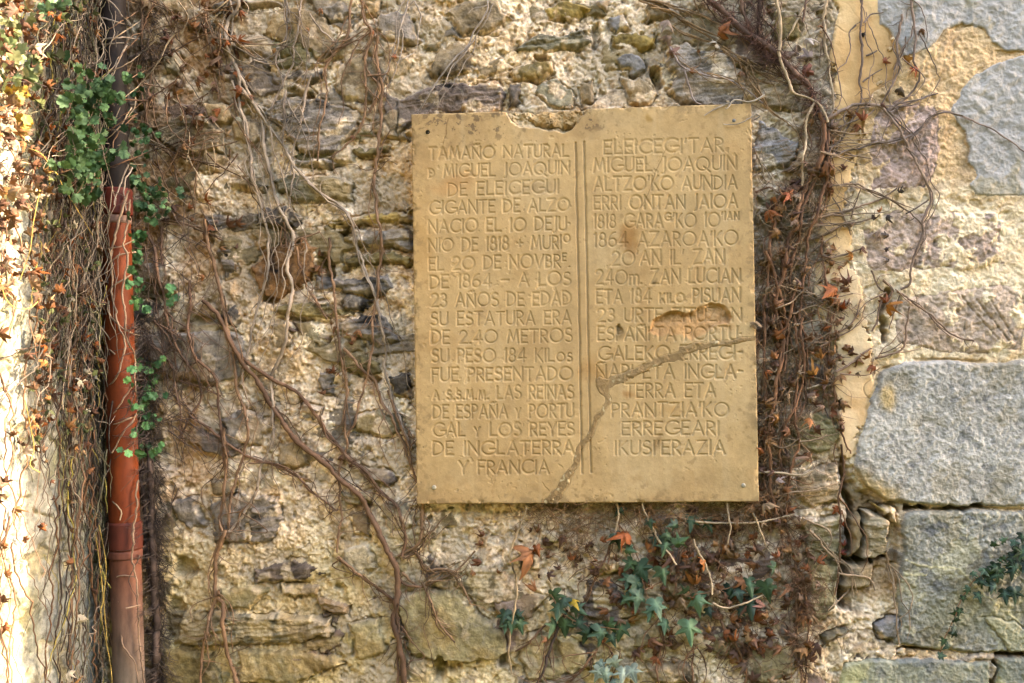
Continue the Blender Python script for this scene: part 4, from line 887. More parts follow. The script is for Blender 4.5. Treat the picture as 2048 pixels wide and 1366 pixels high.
plant('knot of vine stems below the lower left corner of the plaque', [
    (8, '850,990 842,1068 831,1094 794,1113'), (5, '830,1094 849,1139 890,1139 920,1165 942,1206'), (4, '800,1116 837,1098 890,1030'), (4.5, '852,1165 864,1221 885,1255 909,1285'), (5, '800,1146 822,1165 845,1173 901,1150 950,1105'), (3, '840,1000 825,1050 831,1094')],
    col=C(140, 108, 80), sh=22, shl=30, leaves=[(965, 1085, 30, .012, (170, 100, 56)), (960, 1120, 26, .01, (150, 84, 50)), (945, 1143, 18, .01, OR), (993, 1142, 16, .01, (180, 112, 70)), (970, 1070, 24, .01, (150, 90, 60))])
plant('one long bare tendril hanging straight down below the middle of the plaque', [(4, '1058,1010 1055,1023 1032,1071 1025,1109 1029,1173 1025,1233 1017,1296 1021,1345', {'lift': .02})], col=C(200, 170, 130), sh=0)

# ---- hair-like aerial roots
def hairs(mb, S, n, spread, ln, col, w_=1.1, up=None, lift=.012):
    for k in range(n):
        i = rng.integers(0, len(S)); x, y = S[i][0] + rng.normal(0, spread), S[i][1] + rng.normal(0, spread)
        a = rng.uniform(0, 6.28) if up is None else up + rng.normal(0, .6)
        if up is not None and rng.random() < .5: a = math.pi - a
        L = ln * rng.uniform(.4, 1.4); b = a + rng.normal(0, .5)
        q = [(x, y), (x + math.cos(a) * L * .5, y + math.sin(a) * L * .5), (x + math.cos(a) * L * .5 + math.cos(b) * L * .5, y + math.sin(a) * L * .5 + math.sin(b) * L * .5)]
        vine(mb, q, w_ * rng.uniform(.8, 1.5), w_ * .6, col * rng.uniform(.6, 1.3), .8, rng.uniform(0, lift), sides=3, step=7)
def fur_extra(paths, n, spread, ln, col, up=None, lift=.012):
    def fn(t, lm, allS):
        m = MB()
        for p in paths: hairs(m, spline(P_(p), 4), n, spread, ln, col, up=up, lift=lift)
        m.build('aerial_root_hair', M_BARK, t)
    return fn
plant('dark furry ivy stem covered in brown aerial roots along the right of the drainpipe', [(14, '296,880 302,960 306,1080 310,1200 312,1300 306,1400', {'w1': 16, 'lift': .012}), (9, '285,930 290,1060 297,1180', {'lift': .01})], col=DARKB, sh=8, name='old_ivy', cat='ivy',
      extra=fur_extra(['290,640 292,760 296,880', '298,880 302,960 306,1080 310,1200 312,1300 306,1400', '306,930 314,1100 322,1250 320,1380'], 520, 9, 34, C(96, 80, 70), up=1.0, lift=.03))
R10 = '1642,225 1646,285 1631,337 1605,390 1594,450 1581,476 1570,540 1551,607 1566,682 1558,739 1551,787 1543,832 1540,900 1546,980 1552,1030'
R10b = '1660,260 1640,330 1622,385 1604,440 1592,500 1580,560 1588,640 1600,720 1590,800 1596,880 1580,960 1570,1040'
R10c = '1600,360 1560,400 1545,470 1535,540 1530,620 1526,700 1532,790 1530,880 1528,960 1534,1020'
def mass_extra(t, lm, allS):
    m = MB()
    for p, n, s in ((R10, 230, 15), (R10b, 150, 20), (R10c, 150, 14)): hairs(m, spline(P_(p), 4), n, s, 40, C(152, 116, 82), lift=.03)
    m.build('aerial_root_hair', M_BARK, t)
    S_ = np.vstack([spline(P_(R10), 6), spline(P_(R10b), 6)])
    for k in range(46):
        x, y = S_[rng.integers(len(S_))]; a = rng.choice([-.3, -.5, 2.7, .25, 2.4, 3.3]) + rng.normal(0, .25); L = rng.uniform(45, 130) * (1 if math.cos(a) > 0 else .5)
        sm = MB(); vine(sm, [(x, y), (x + math.cos(a) * L * .5, y + math.sin(a) * L * .5 + rng.normal(0, 8)), (x + math.cos(a) * L, y + math.sin(a) * L + rng.normal(0, 8))], rng.uniform(2.4, 4.), 1.6, C(176, 146, 116) * rng.uniform(.6, 1.05), 2., rng.uniform(.004, .02), sides=5); sm.build('stem', M_BARK, t)
    for k in range(46): dry_leaf(lm, rng.normal(1672, 24), rng.uniform(430, 840), rng.uniform(18, 32), rng.uniform(.004, .015), OR if rng.random() < .5 else None)
    for p, n, s in ((R10, 46, 20), (R10b, 42, 26), (R10c, 42, 13)):
        for l in LS(p, n, s, 30): dry_leaf(lm, l[0], l[1], l[2], rng.uniform(.006, .035))
    for l in [(1580, 388, 44, .03, (190, 90, 44)), (1620, 345, 30, .03, (150, 84, 50)), (1652, 245, 26, .02, (196, 120, 50)), (1602, 390, 30, .03, (206, 160, 130)), (1555, 680, 40, .03, (190, 110, 60)), (1620, 835, 36, .03, (206, 120, 60)), (1640, 720, 30, .03, (206, 130, 70)), (1555, 830, 38, .03, (206, 130, 60)), (1580, 870, 36, .03, (196, 120, 80)), (1654, 770, 28, .02, OR), (1635, 750, 30, .02, (206, 130, 60)), (1550, 960, 30, .03, (220, 180, 170)), (1660, 600, 26, .02, OR), (1682, 612, 26, .02, OR)]: dry_leaf(lm, *l)
plant('dense dark dead ivy with rust brown leaves beside the right edge of the plaque', [(9, R10, {'lift': .012}), (7, R10b, {'lift': .01}), (7, R10c, {'lift': .008}), (6, '1650,250 1655,330 1640,400 1618,470 1606,560 1598,640', {'lift': .012}),
    (5, '1627,205 1612,262 1605,319 1605,370', {'col': TAN, 'lift': .02}), (6, '1536,500 1560,580 1574,660 1570,740', {'lift': .01}), (5, '1600,560 1575,640 1560,720 1566,800', {'lift': .016}), (5, '1600,640 1605,730 1596,800 1560,880 1570,960', {'lift': .01}),
    (5, '1530,760 1550,800 1560,850 1545,900', {'col': TAN}), (4, '1520,945 1560,945 1600,950 1625,940', {'col': TAN, 'lift': .02}), (4, '1585,778 1620,775 1655,770', {'col': TAN}), (4, '1608,780 1650,765 1663,740', {'col': TAN}), (5, '1640,470 1652,560 1658,660 1650,760'),
    (4, '1511,310 1525,340 1525,365', {'col': TAN}), (4, '1512,385 1540,375 1560,385'), (4, '1515,430 1535,450 1575,470', {'col': TAN}), (5, '1540,520 1545,600 1530,660')], col=REDB, sh=44, shl=70, shcol=C(170, 138, 110), comp=4, name='dead_ivy', cat='ivy', extra=mass_extra)
R1 = '1400,-30 1417,0 1455,30 1492,64 1537,97 1575,127 1601,157 1622,185 1640,230'
def r1_extra(t, lm, allS):
    m = MB(); hairs(m, spline(P_(R1), 4), 520, 7, 26, C(110, 72, 56), lift=.03); hairs(m, spline(P_('1519,-20 1519,82 1560,140'), 4), 220, 9, 24, C(96, 64, 52), lift=.02); m.build('aerial_root_hair', M_BARK, t)
    for l in [(1340, 75, 40, .015, (196, 150, 130)), (1342, 100, 34, .015, (170, 120, 110)), (1436, 70, 40, .02, (196, 110, 60)), (1440, 92, 34, .02, (214, 190, 170)), (1478, 142, 20, .01, OR), (1541, 25, 20, .01, OR), (1610, 75, 50, .02, (206, 180, 170)), (1625, 112, 44, .02, (196, 160, 150)), (1620, 140, 36, .02, (186, 110, 90)), (1330, 38, 34, .015, (190, 150, 130)), (1640, 50, 24, .01, OR)]: dry_leaf(lm, *l)
plant('thick dark red brown ivy stem slanting from the top edge above the plaque', [(15, R1, {'lift': .006, 'w1': 13}), (10, '1522,-40 1519,40 1521,82 1535,100'), (9, '1480,-40 1485,20 1500,66'), (8, '1556,-40 1556,0 1564,56 1560,120 1582,169 1590,187 1631,202 1650,232 1656,247', {'col': TAN, 'lift': .02}),
    (7, '1656,-40 1656,0 1648,45 1650,101 1661,135 1665,187 1672,225', {'col': TAN}), (5, '1614,-40 1614,20 1606,45'), (4, '1603,15 1590,50 1566,90', {'col': TAN})], col=C(118, 88, 70), sh=26, shl=40, name='old_ivy', cat='ivy', extra=r1_extra)
plant('fan of thin twigs over the big grey stone above the plaque', [(4, '1260,-30 1294,0 1369,22 1440,49 1500,86'), (4, '1275,0 1324,19 1380,56 1425,79 1440,90'), (4, '1444,94 1485,116 1515,142 1560,165 1609,169'), (4.5, '1444,97 1500,150 1537,214 1571,240 1605,277'),
    (4, '1342,94 1365,135 1410,150 1459,161 1500,187 1530,214', {'col': C(170, 150, 140)}), (4, '1365,135 1387,195 1406,208', {'col': C(170, 150, 140)}), (3, '1390,0 1398,30 1408,55'), (4, '1340,50 1390,75 1432,86'), (3.5, '1455,100 1520,130 1580,165'), (3.5, '1470,120 1500,135 1512,160 1550,170')], col=C(150, 116, 80), sh=9, leaves=[(1377, 142, 18, .01, OR), (1398, 100, 18, .01, OR)])
plant('pale roots straggling over the top right corner of the plaque', [(3.4, '1530,190 1500,204 1470,200 1452,216 1447,214', {'depth': .052}), (2.6, '1462,202 1440,212 1409,230', {'depth': .051}), (2.6, '1515,226 1490,242 1466,250 1449,251', {'depth': .05}), (3, '1512,225 1522,232 1510,240', {'depth': .045}), (2.6, '1340,210 1350,206 1362,211', {'depth': .048})], col=C(190, 172, 150), sh=0)
plant('spindly twig with curled leaves crossing the ochre plaster strip from the top edge', [(5, '1723,-40 1722,67 1727,112 1720,165 1720,210 1693,262 1652,337'), (4.5, '1806,26 1795,75 1797,124 1787,165 1761,210'), (3.5, '1725,45 1740,30 1765,26'), (3.5, '1727,112 1740,108 1754,101'), (5, '1825,-30 1828,37 1832,75 1828,124 1836,157 1817,195 1776,221'), (3, '1720,165 1745,150 1765,138'), (3, '1812,70 1800,110 1790,140')],
    col=C(140, 116, 100), sh=6, shl=26, leaves=[(1818, 122, 26, .012, (206, 130, 40)), (1828, 132, 26, .012, (200, 90, 40)), (1842, 56, 18, .01, OR), (1765, 122, 20, .01, (176, 90, 50)), (1720, 250, 34, .015, (200, 110, 50)), (1732, 240, 30, .015, (170, 84, 40)), (1760, 208, 24, .012, (130, 80, 60)), (1800, 176, 26, .01, (110, 80, 50)), (1728, 70, 18, .01, (80, 60, 50)), (1708, 230, 22, .012, OR), (1690, 335, 22, .012, (150, 80, 50)), (1667, 383, 22, .012, (176, 100, 50))])
plant('long branching runner snaking down across the purplish stones at the right', [(6, '1656,240 1712,210 1753,210 1776,225 1806,274 1836,326 1855,367 1862,401 1847,450 1843,476 1825,525 1821,566 1802,577'), (4, '1648,270 1716,240 1753,217'), (3.5, '1858,400 1835,415 1818,425'), (3, '1776,225 1800,245 1800,270 1792,300')], col=C(150, 124, 106), sh=5, shl=24)
plant('thin runner reaching right over the purple stone onto the grey render patch', [(4, '1656,311 1738,292 1798,277 1832,262 1881,225 1915,229 1960,247 2001,266 2060,310', {'w1': 3}), (3.5, '1776,225 1830,200 1872,186')], col=C(150, 126, 112), sh=3, shl=18)
plant('loose twigs stretched sideways over the plaster strip below the purplish stone', [(4.5, '1648,371 1708,367 1738,379 1784,401 1825,427 1843,450'), (4.5, '1615,442 1697,420 1761,397 1795,375'), (4.5, '1596,491 1663,465 1693,450 1746,439'), (3.5, '1650,295 1690,285 1730,288', {'col': TAN}), (3.5, '1660,300 1700,310 1742,316'), (3.5, '1652,337 1680,270 1690,255', {'col': TAN}),
    (3.5, '1603,521 1637,495 1675,469'), (4, '1573,544 1603,525 1660,517 1731,495'), (3.5, '1665,395 1690,440 1706,470'), (3, '1700,440 1712,400 1722,375')], col=C(150, 122, 98), sh=10, shl=30, leaves=[(1745, 440, 26, .012, (110, 80, 70)), (1758, 425, 24, .012, (196, 110, 50)), (1770, 430, 22, .012, (90, 70, 64)), (1708, 515, 30, .012, (206, 120, 40)), (1722, 500, 26, .012, (150, 90, 60)), (1700, 455, 24, .012, (196, 150, 130)), (1775, 470, 26, .012, (100, 76, 66)), (1780, 520, 24, .012, (90, 70, 62)), (1757, 460, 24, .012, (170, 130, 110)), (1770, 500, 22, .012, (120, 90, 80)), (1795, 385, 22, .01, (100, 80, 70))])
plant('withered twigs and orange leaves in the dark crack beside the scored brown stone', [(4.5, '1772,559 1783,581 1761,604 1757,637 1746,664'), (4, '1750,716 1806,694 1813,652 1819,615'), (4, '1795,581 1836,611 1873,641 1900,667 1948,686'), (5, '1667,746 1701,727 1746,697'), (4, '1611,694 1671,667 1705,645 1723,600'), (4, '1570,637 1603,619 1660,589 1700,575'), (4, '1740,540 1760,575 1772,585'), (3, '1800,590 1785,630 1776,660')], col=C(146, 116, 94), sh=8, shl=26,
    leaves=[(1770, 618, 44, .014, (206, 120, 36)), (1776, 606, 30, .012, (170, 84, 40)), (1672, 575, 44, .014, (196, 100, 40)), (1690, 572, 34, .014, (140, 80, 56)), (1668, 612, 30, .014, (200, 104, 40)), (1685, 620, 34, .014, (196, 90, 40)), (1690, 600, 26, .012, (206, 170, 140)), (1745, 730, 36, .012, (190, 100, 60)), (1735, 720, 24, .012, (206, 130, 70)), (1700, 655, 24, .01, (170, 130, 100)), (1714, 632, 22, .01, (196, 140, 90)), (1676, 676, 20, .01, (130, 96, 70)), (1716, 745, 20, .01, (140, 110, 80))])
plant('leafy dead twig trailing along the lower left edge of the plaster strip', [(5, '1663,630 1656,682 1663,739 1667,780 1686,870 1697,907'), (4, '1655,560 1668,600 1664,640'), (4, '1686,890 1682,1004 1675,1191')], col=BROWN, sh=8, shl=22, leaves=LS('1663,700 1667,780 1686,870', 12, 8, 24) + [(1677, 1015, 26, .012, (206, 104, 50)), (1686, 1050, 26, .012, (190, 84, 50)), (1688, 1090, 30, .012, (170, 70, 50)), (1684, 1110, 24, .012, (150, 60, 40))])
plant('fine pale twigs across the split stones in the broken joint at the lower right', [(3.5, '1600,1034 1652,1060 1660,1086'), (4, '1626,1060 1652,1098 1697,1139 1712,1191'), (3.5, '1675,1150 1731,1154 1748,1180'), (4, '1765,1101 1783,1154 1791,1210 1797,1289'), (3, '1660,1086 1640,1120 1620,1160'), (3, '1700,1180 1680,1200 1665,1220')], col=C(176, 146, 116), sh=4, shl=22)
def under_extra(t, lm, allS):
    m = MB()
    hairs(m, spline(P_('1060,1022 1150,1024 1250,1024 1350,1022 1450,1022 1520,1024'), 4), 420, 16, 60, C(150, 108, 72), lift=.03)
    hairs(m, spline(P_('1130,1040 1160,1080 1140,1120'), 4), 120, 18, 40, C(150, 108, 72), lift=.02)
    hairs(m, spline(P_('1400,1060 1440,1150 1480,1250 1560,1330'), 4), 260, 50, 46, C(130, 92, 66), lift=.02)
    hairs(m, spline(P_('1540,1000 1580,1090 1610,1180 1600,1300'), 4), 260, 26, 46, C(140, 100, 72), lift=.025)
    m.build('aerial_root_hair', M_BARK, t)
    for l in LS('1300,1090 1330,1180 1350,1260 1320,1330', 60, 44, 30) + LS('1430,1070 1480,1120 1500,1220 1520,1300', 100, 46, 32) + LS('1560,1020 1600,1100 1610,1200 1590,1320', 70, 24, 26) + LS('1180,1120 1250,1180 1240,1260', 32, 34, 26) + LS('1060,1090 1090,1110 1150,1120', 16, 28, 26): dry_leaf(lm, l[0], l[1], l[2], rng.uniform(.004, .025))
    for l in [(1258, 1066, 62, .03, (200, 96, 36)), (1062, 1092, 66, .02, (186, 112, 66)), (1305, 1056, 30, .025, (206, 130, 40)), (1458, 1090, 44, .02, (196, 120, 60)), (1460, 1115, 50, .02, (206, 150, 110)), (1412, 1120, 34, .02, (200, 110, 40)), (1140, 1197, 34, .02, (206, 160, 40)), (1560, 1115, 34, .02, (206, 120, 90)), (1395, 1170, 40, .02, (190, 110, 50)), (1418, 1268, 30, .015, (190, 130, 70)), (1095, 1280, 26, .012, (196, 120, 80)), (1300, 1105, 30, .02, (206, 120, 60)), (1365, 1110, 28, .02, (200, 110, 60)), (1525, 1215, 24, .02, (206, 130, 110))]: dry_leaf(lm, *l)
plant('brown dead ivy with crisp leaves and matted roots below the right half of the plaque', [(4, '1281,1005 1311,1064 1349,1128', {'lift': .02, 'col': TAN}), (4, '1390,1079 1420,1154 1426,1188', {'lift': .02, 'col': TAN}), (4, '1424,1206 1450,1216 1491,1206 1525,1188', {'lift': .03, 'col': TAN}), (4, '1499,1010 1518,1056 1533,1101', {'col': TAN, 'lift': .02}), (4, '1458,1005 1460,1086', {'col': TAN, 'lift': .02}),
    (3.5, '1233,1005 1235,1068', {'col': TAN, 'lift': .02}), (4, '1349,1030 1394,1060 1420,1075 1480,1040'), (4, '1385,1270 1386,1296 1385,1400'), (4, '1608,1400 1615,1266 1615,1206 1600,1140'), (5, '1390,1080 1366,1100 1360,1140 1350,1190'), (4, '1225,1080 1200,1140 1180,1180 1160,1230'), (7, '1130,1220 1110,1270 1090,1330 1060,1400', {'col': DARKB}), (4, '1090,1245 1060,1285 1025,1300'), (4, '1200,1280 1225,1310 1240,1340'), (5, '1320,1200 1330,1260 1316,1330 1320,1400'), (5, '1560,1010 1580,1080 1596,1160 1590,1260 1600,1400'), (5, '1440,1240 1470,1290 1490,1340 1480,1400'), (4, '1200,1290 1170,1330 1130,1370'), (4, '1290,1290 1270,1320 1260,1350'), (4, '1385,1045 1500,1045 1560,1035 1590,1030', {'lift': .02, 'col': TAN})],
    col=C(136, 98, 70), sh=22, shl=46, name='dead_ivy', cat='ivy', extra=under_extra)
def tl_extra(t, lm, allS):
    m = MB()
    for k in range(84):
        x, y = rng.uniform(255, 490), rng.uniform(-40, 330) ; a = rng.choice([1.57, 1.2, 2.2, .5, 2.7]) + rng.normal(0, .3); L = rng.uniform(40, 170)
        vine(m, [(x, y), (x + math.cos(a) * L * .5 + rng.normal(0, 8), y + math.sin(a) * L * .5), (x + math.cos(a) * L + rng.normal(0, 14), y + math.sin(a) * L)], rng.uniform(2.0, 4.0), 1.4, (TAN if rng.random() < .25 else GREYB if rng.random() < .5 else BROWN) * rng.uniform(.6, 1.2), 2.2, rng.uniform(0, .02), sides=4, step=7)
    for k in range(130):
        x, y = rng.uniform(262, 400), rng.uniform(380, 1000) ; a = 1.57 + rng.normal(0, .7); L = rng.uniform(30, 120)
        vine(m, [(x, y), (x + math.cos(a) * L * .5 + rng.normal(0, 8), y + math.sin(a) * L * .5), (x + math.cos(a) * L, y + math.sin(a) * L)], rng.uniform(1.3, 2.4), 1., DARKB * rng.uniform(.8, 1.6), 2., rng.uniform(0, .015), sides=4, step=7)
    hairs(m, spline(P_('300,0 310,60 300,120'), 4), 160, 14, 30, DARKB, lift=.02)
    m.build('twig_foliage', M_BARK, t)
    for k in range(48): dry_leaf(lm, rng.uniform(300, 500), rng.uniform(-10, 300), rng.uniform(18, 36), rng.uniform(.005, .025))
    for k in range(16): dry_leaf(lm, rng.uniform(330, 480), rng.uniform(400, 560), rng.uniform(18, 30), rng.uniform(.005, .02))
    for l in [(392, 235, 40, .02, (210, 170, 140)), (400, 246, 34, .02, (190, 120, 80)), (350, 30, 34, .02, (170, 100, 80)), (345, 80, 34, .02, (160, 90, 60))]: dry_leaf(lm, *l)
plant('matted brown twigs and curled dead leaves right of the black upper length of drainpipe', [(5, '307,127 300,172 292,225 311,277 345,322 356,367'), (4, '311,439 360,446 409,465 450,480'), (5, '280,-30 285,60 278,140 290,220'), (5, '420,-40 410,40 425,120 440,200'), (4, '345,322 365,290 400,270 450,262'), (4, '352,300 390,320 440,335')], sh=10, name='dead_ivy', cat='ivy', extra=tl_extra)
plant('bare stems looping around the orange red middle length of the drainpipe', [(4.5, '255,380 240,420 225,487 221,532 225,577 232,630 244,667 247,712 232,750 210,780 180,806'), (4, '262,400 255,442 247,487 258,517 247,570 250,640 255,682 268,720 270,825 247,866 217,904'), (3.5, '270,544 225,577 199,615 176,645'), (3.5, '180,660 202,679 232,709'), (3, '270,480 240,492 205,500'), (3, '268,505 230,512 190,550'), (3, '259,772 240,810 210,850'), (3, '270,830 235,845 203,853'), (3.5, '215,600 217,625 235,650 265,668 290,672'), (3, '222,420 212,470 190,500')],
      col=C(176, 146, 118), sh=1, shl=24, comp=0)
plant('thin white stems bound across the black upper length of the drainpipe', [(3, '247,90 232,135 217,169'), (3, '185,30 210,38 240,45 259,52'), (3, '205,-10 240,26 262,48'), (3, '202,79 230,78 255,75 296,81'), (3, '188,86 220,88 250,84'), (3, '256,330 240,370 228,410'), (2.6, '215,255 240,262 256,268'), (3, '262,335 250,372 252,420')], col=C(180, 160, 140), sh=0, comp=0)
plant('old stems lying along the faded lower length of the drainpipe', [(4, '275,960 270,1050 268,1116 277,1210 285,1330 288,1390'), (3.5, '221,1221 247,1285 270,1338 280,1380'), (3, '217,1165 240,1150 270,1154'), (3.5, '190,955 215,990 240,1020 235,1040', {'col': TAN}), (2.6, '226,1196 238,1202'), (3, '215,1050 212,1100 216,1150 210,1180'), (3, '255,1216 286,1212')], col=C(150, 122, 100), sh=1, shl=26, comp=0)

# ---- return wall: dry tangle, sunlit leaves
def on_return(px, py, off):
    px = np.asarray(px, float); py = np.asarray(py, float)
    d = np.stack([(px - 1024) / FPX, -(py - 683) / FPX, -np.ones_like(px)], -1) @ RM.T
    t = (XL + off - CAM[0]) / d[..., 0]
    return CAM + d * t[..., None]
def wall_tube(mb, y, z, L, r, col, off, slant=0.):
    n = max(6, int(L / .016)); t = np.linspace(0, 1, n)
    Y = y + slant * L * t + wander(n, .013, 4) + wander(n, .004, 1); Z_ = z - L * t * math.sqrt(max(.05, 1 - min(.95, slant * slant))) + wander(n, .004, 3)
    O = np.maximum(off + wander(n, .008, 4), .016)
    tube3(mb, np.stack([XL + O, np.minimum(Y, -.004), Z_], 1), np.full(n, r) * np.linspace(1, .6, n), col, 5)
tm = MB()
def dens(z): return 1. if z > 1.8 else (.5 if z > 1.5 else .16)
for k in range(950):
    z = rng.uniform(.95, 3.0); y = -rng.beta(1.2, 1.7) * .38
    if rng.random() > dens(z): continue
    col = (C(150, 138, 120), C(128, 112, 92), DARKB, C(140, 134, 104), C(168, 152, 134))[rng.integers(5)] * rng.uniform(.26, .7)
    if rng.random() < .06: col = C(176, 160, 80)
    wall_tube(tm, y, z, rng.uniform(.12, .6), rng.choice([.0008, .001, .0013, .002]), col, rng.uniform(.014, .075), rng.normal(0, .42))
for k in range(520):
    z = rng.uniform(.95, 2.95); y = -rng.beta(1.2, 1.7) * .38
    if rng.random() > dens(z): continue
    n = rng.integers(8, 18); a = rng.uniform(0, 6.28); st = rng.uniform(.008, .02); Y = [y]; Z_ = [z]
    for i in range(n): a += rng.normal(0, .5); Y.append(Y[-1] + math.cos(a) * st * .6); Z_.append(Z_[-1] + math.sin(a) * st)
    O = np.maximum(rng.uniform(.02, .085) + wander(n + 1, .008, 3), .016)
    tube3(tm, np.stack([XL + O, np.minimum(np.array(Y), -.004), np.array(Z_)], 1), np.full(n + 1, rng.choice([.0007, .001, .0014])), (C(176, 160, 140), GREYB, C(150, 144, 110), DARKB, C(170, 150, 130))[rng.integers(5)] * rng.uniform(.35, .95), 4)
for k in range(95): wall_tube(tm, -rng.beta(1.2, 1.5) * .34, rng.uniform(1.95, 3.0), rng.uniform(.1, .4), rng.uniform(.0008, .0015), C(180, 160, 136) * rng.uniform(.5, .95), rng.uniform(.06, .095), rng.normal(0, .55))
for k in range(30): wall_tube(tm, -rng.uniform(.02, .32), rng.uniform(1.4, 3.0), rng.uniform(.5, 1.3), rng.uniform(.002, .0036), (BROWN, GREYB, DARKB)[k % 3] * rng.uniform(.55, .9), rng.uniform(.016, .05), rng.normal(0, .12))
for k in range(520):
    px, py = rng.uniform(62, 200), rng.uniform(-30, 900) if rng.random() < .95 else rng.uniform(900, 1400)
    leaf(tm, on_return(px, py, rng.uniform(.03, .09)), rng.uniform(8, 20) * MMPX, rng.uniform(0, 6.28), rng.uniform(-1.2, 1.2), rng.uniform(-1.2, 1.2), rng.uniform(.3, 1.6), rng.uniform(.3, 1.3), (DRYT + [C(190, 176, 150), C(110, 118, 70), C(96, 104, 60)])[rng.integers(11)] * rng.uniform(.4, 1.0), jit=.14)
o = tm.build('dry_vine_tangle', M_BARK, None); tag(o, 'dense tangle of grey dry vine stems covering the wall left of the drainpipe', 'vines', kind='stuff')
t = thing('dead_ivy', 'bright sunlit dead ivy with orange leaves at the far left edge', 'ivy')
m = MB()
for k in range(34): wall_tube(m, -rng.uniform(.33, .6), rng.uniform(1.2, 3.0), rng.uniform(.2, .7), rng.choice([.0008, .0012, .0022]), C(170, 128, 100) * rng.uniform(.4, .9), rng.uniform(.016, .05), rng.normal(0, .35))
m.build('twig_foliage', M_BARK, t)
lm = MB()
for k in range(210):
    px, py = rng.normal(22, 26), rng.uniform(-30, 600) if rng.random() < .9 else rng.uniform(500, 1250)
    if px > 66 or px < -60: continue
    p = on_return(px, py, rng.uniform(.02, .11))
    leaf(lm, p, rng.uniform(14, 32) * MMPX * .8, rng.uniform(0, 6.28), rng.uniform(-.9, .9), rng.uniform(-1.2, .4), rng.uniform(.2, 1.2), rng.uniform(.2, 1.), (DRYT + [C(214, 186, 156), C(206, 170, 134), C(196, 156, 120), C(150, 120, 96)])[rng.integers(12)] * rng.uniform(.6, 1.1), jit=.14)
lm.build('dead_foliage', M_DRY, t)
t = thing('yellow_tendril', 'yellowish tendrils looping over the dry stems at the left edge', 'vine')
for P in ['-10,530 0,559 11,596 30,615 56,617 75,604 79,590', '56,296 82,307 97,330 94,345 112,345 127,375 150,412 185,470', '40,560 60,500 66,450 80,380', '191,1064 206,1191 202,1229 221,1330 225,1390', '198,1050 212,1130 208,1200 214,1280', '50,800 62,860 68,900 60,930 80,945']:
    S = spline(P_(P), 5); m = MB(); tube3(m, on_return(S[:, 0], S[:, 1], np.full(len(S), .085) + wander(len(S), .003, 3)), np.full(len(S), .0010), C(190, 160, 86), 5); m.build('stem', M_BARK, t)

# ---- small round-leaved wall plants
def clump(label, spots, size, tones, ret=False, name='trailing_wall_plant', off=(.01, .05)):
    t = thing(name, label, 'wall plant', unproject(spots[0][0], spots[0][1], .02)); sm, lm = MB(), MB()
    for (cx, cy, sx, sy, n) in spots:
        for k in range(n):
            px, py = rng.normal(cx, sx * .5), rng.normal(cy, sy * .5)
            o_ = rng.uniform(*off)
            p = on_return(px, py, o_) if ret else on_return(px, py, o_ + .035) if px < 196 else unproject(px, py, min(float(front(np.array(px), np.array(py))), .11) + o_)
            leaf(lm, p, size * MMPX * rng.uniform(.6, 1.25), rng.uniform(0, 6.28), rng.uniform(-.75, .75), rng.uniform(-.6, .6), rng.uniform(-.3, .3), rng.uniform(-.1, .4), C(*tones[rng.integers(len(tones))]) * rng.uniform(.5, 1.05), outline=ROUND, jit=.05)
            if k % 3 == 0:
                q = np.linspace(0, 1, 6)[:, None]; e = p + np.array([rng.normal(0, .014), .022, rng.normal(.012, .014)])
                tube3(sm, p + (e - p) * q + np.array([0, 0, -.006]) * np.sin(q * 3.14), np.full(6, .0006), C(130, 100, 76), 4)
    sm.build('stalk_foliage', M_BARK, t); lm.build('foliage', M_GREEN, t)
GT = [(104, 146, 86), (88, 130, 76), (126, 164, 104), (74, 112, 66)]
clump('large clump of small round green leaves left of the black drainpipe', [(172, 300, 44, 80, 96), (160, 345, 40, 40, 34), (190, 190, 56, 34, 36), (168, 215, 34, 46, 20), (222, 238, 14, 10, 4), (228, 305, 18, 24, 7), (205, 175, 30, 16, 10), (156, 150, 24, 30, 8)], 18, GT, off=(.045, .085))
clump('green tuft of small leaves beside the red pipe collar, right of it', [(306, 400, 46, 46, 42), (288, 380, 24, 40, 10)], 15, GT, off=(.012, .04))
clump('sparse green tuft right of the black upper pipe', [(272, 158, 24, 34, 15), (284, 280, 34, 50, 16), (274, 330, 18, 30, 8), (266, 220, 10, 30, 4)], 14, GT, off=(.012, .04))
clump('narrow strip of small green leaves down the right side of the orange pipe', [(273, 470, 12, 20, 8), (272, 510, 12, 50, 18), (274, 580, 16, 40, 14), (342, 588, 14, 20, 6), (290, 730, 24, 20, 9), (286, 800, 30, 60, 26), (284, 860, 24, 50, 20), (292, 900, 34, 20, 14), (310, 845, 12, 20, 5)], 16, [(110, 172, 100), (130, 190, 116), (96, 150, 90)], off=(.012, .04))
clump('pale green leaves at the upper left corner growing out of the dry tangle', [(88, 14, 34, 30, 18), (112, 5, 24, 20, 8)], 15, [(130, 170, 120), (110, 150, 104)], ret=True, off=(.05, .10))
clump('sunlit yellow green leaves at the top of the left edge', [(30, 40, 50, 90, 26), (40, 120, 46, 40, 18), (60, 150, 20, 40, 10), (16, 140, 30, 30, 12)], 21, [(160, 172, 116), (180, 184, 130), (140, 160, 104)], ret=True, off=(.04, .10))
clump('sunlit golden leaves below the yellow green ones at the left edge', [(26, 178, 22, 16, 5), (50, 196, 18, 14, 4), (48, 240, 12, 36, 6), (50, 265, 12, 18, 4)], 17, [(210, 170, 70), (206, 180, 96)], ret=True, off=(.05, .11))

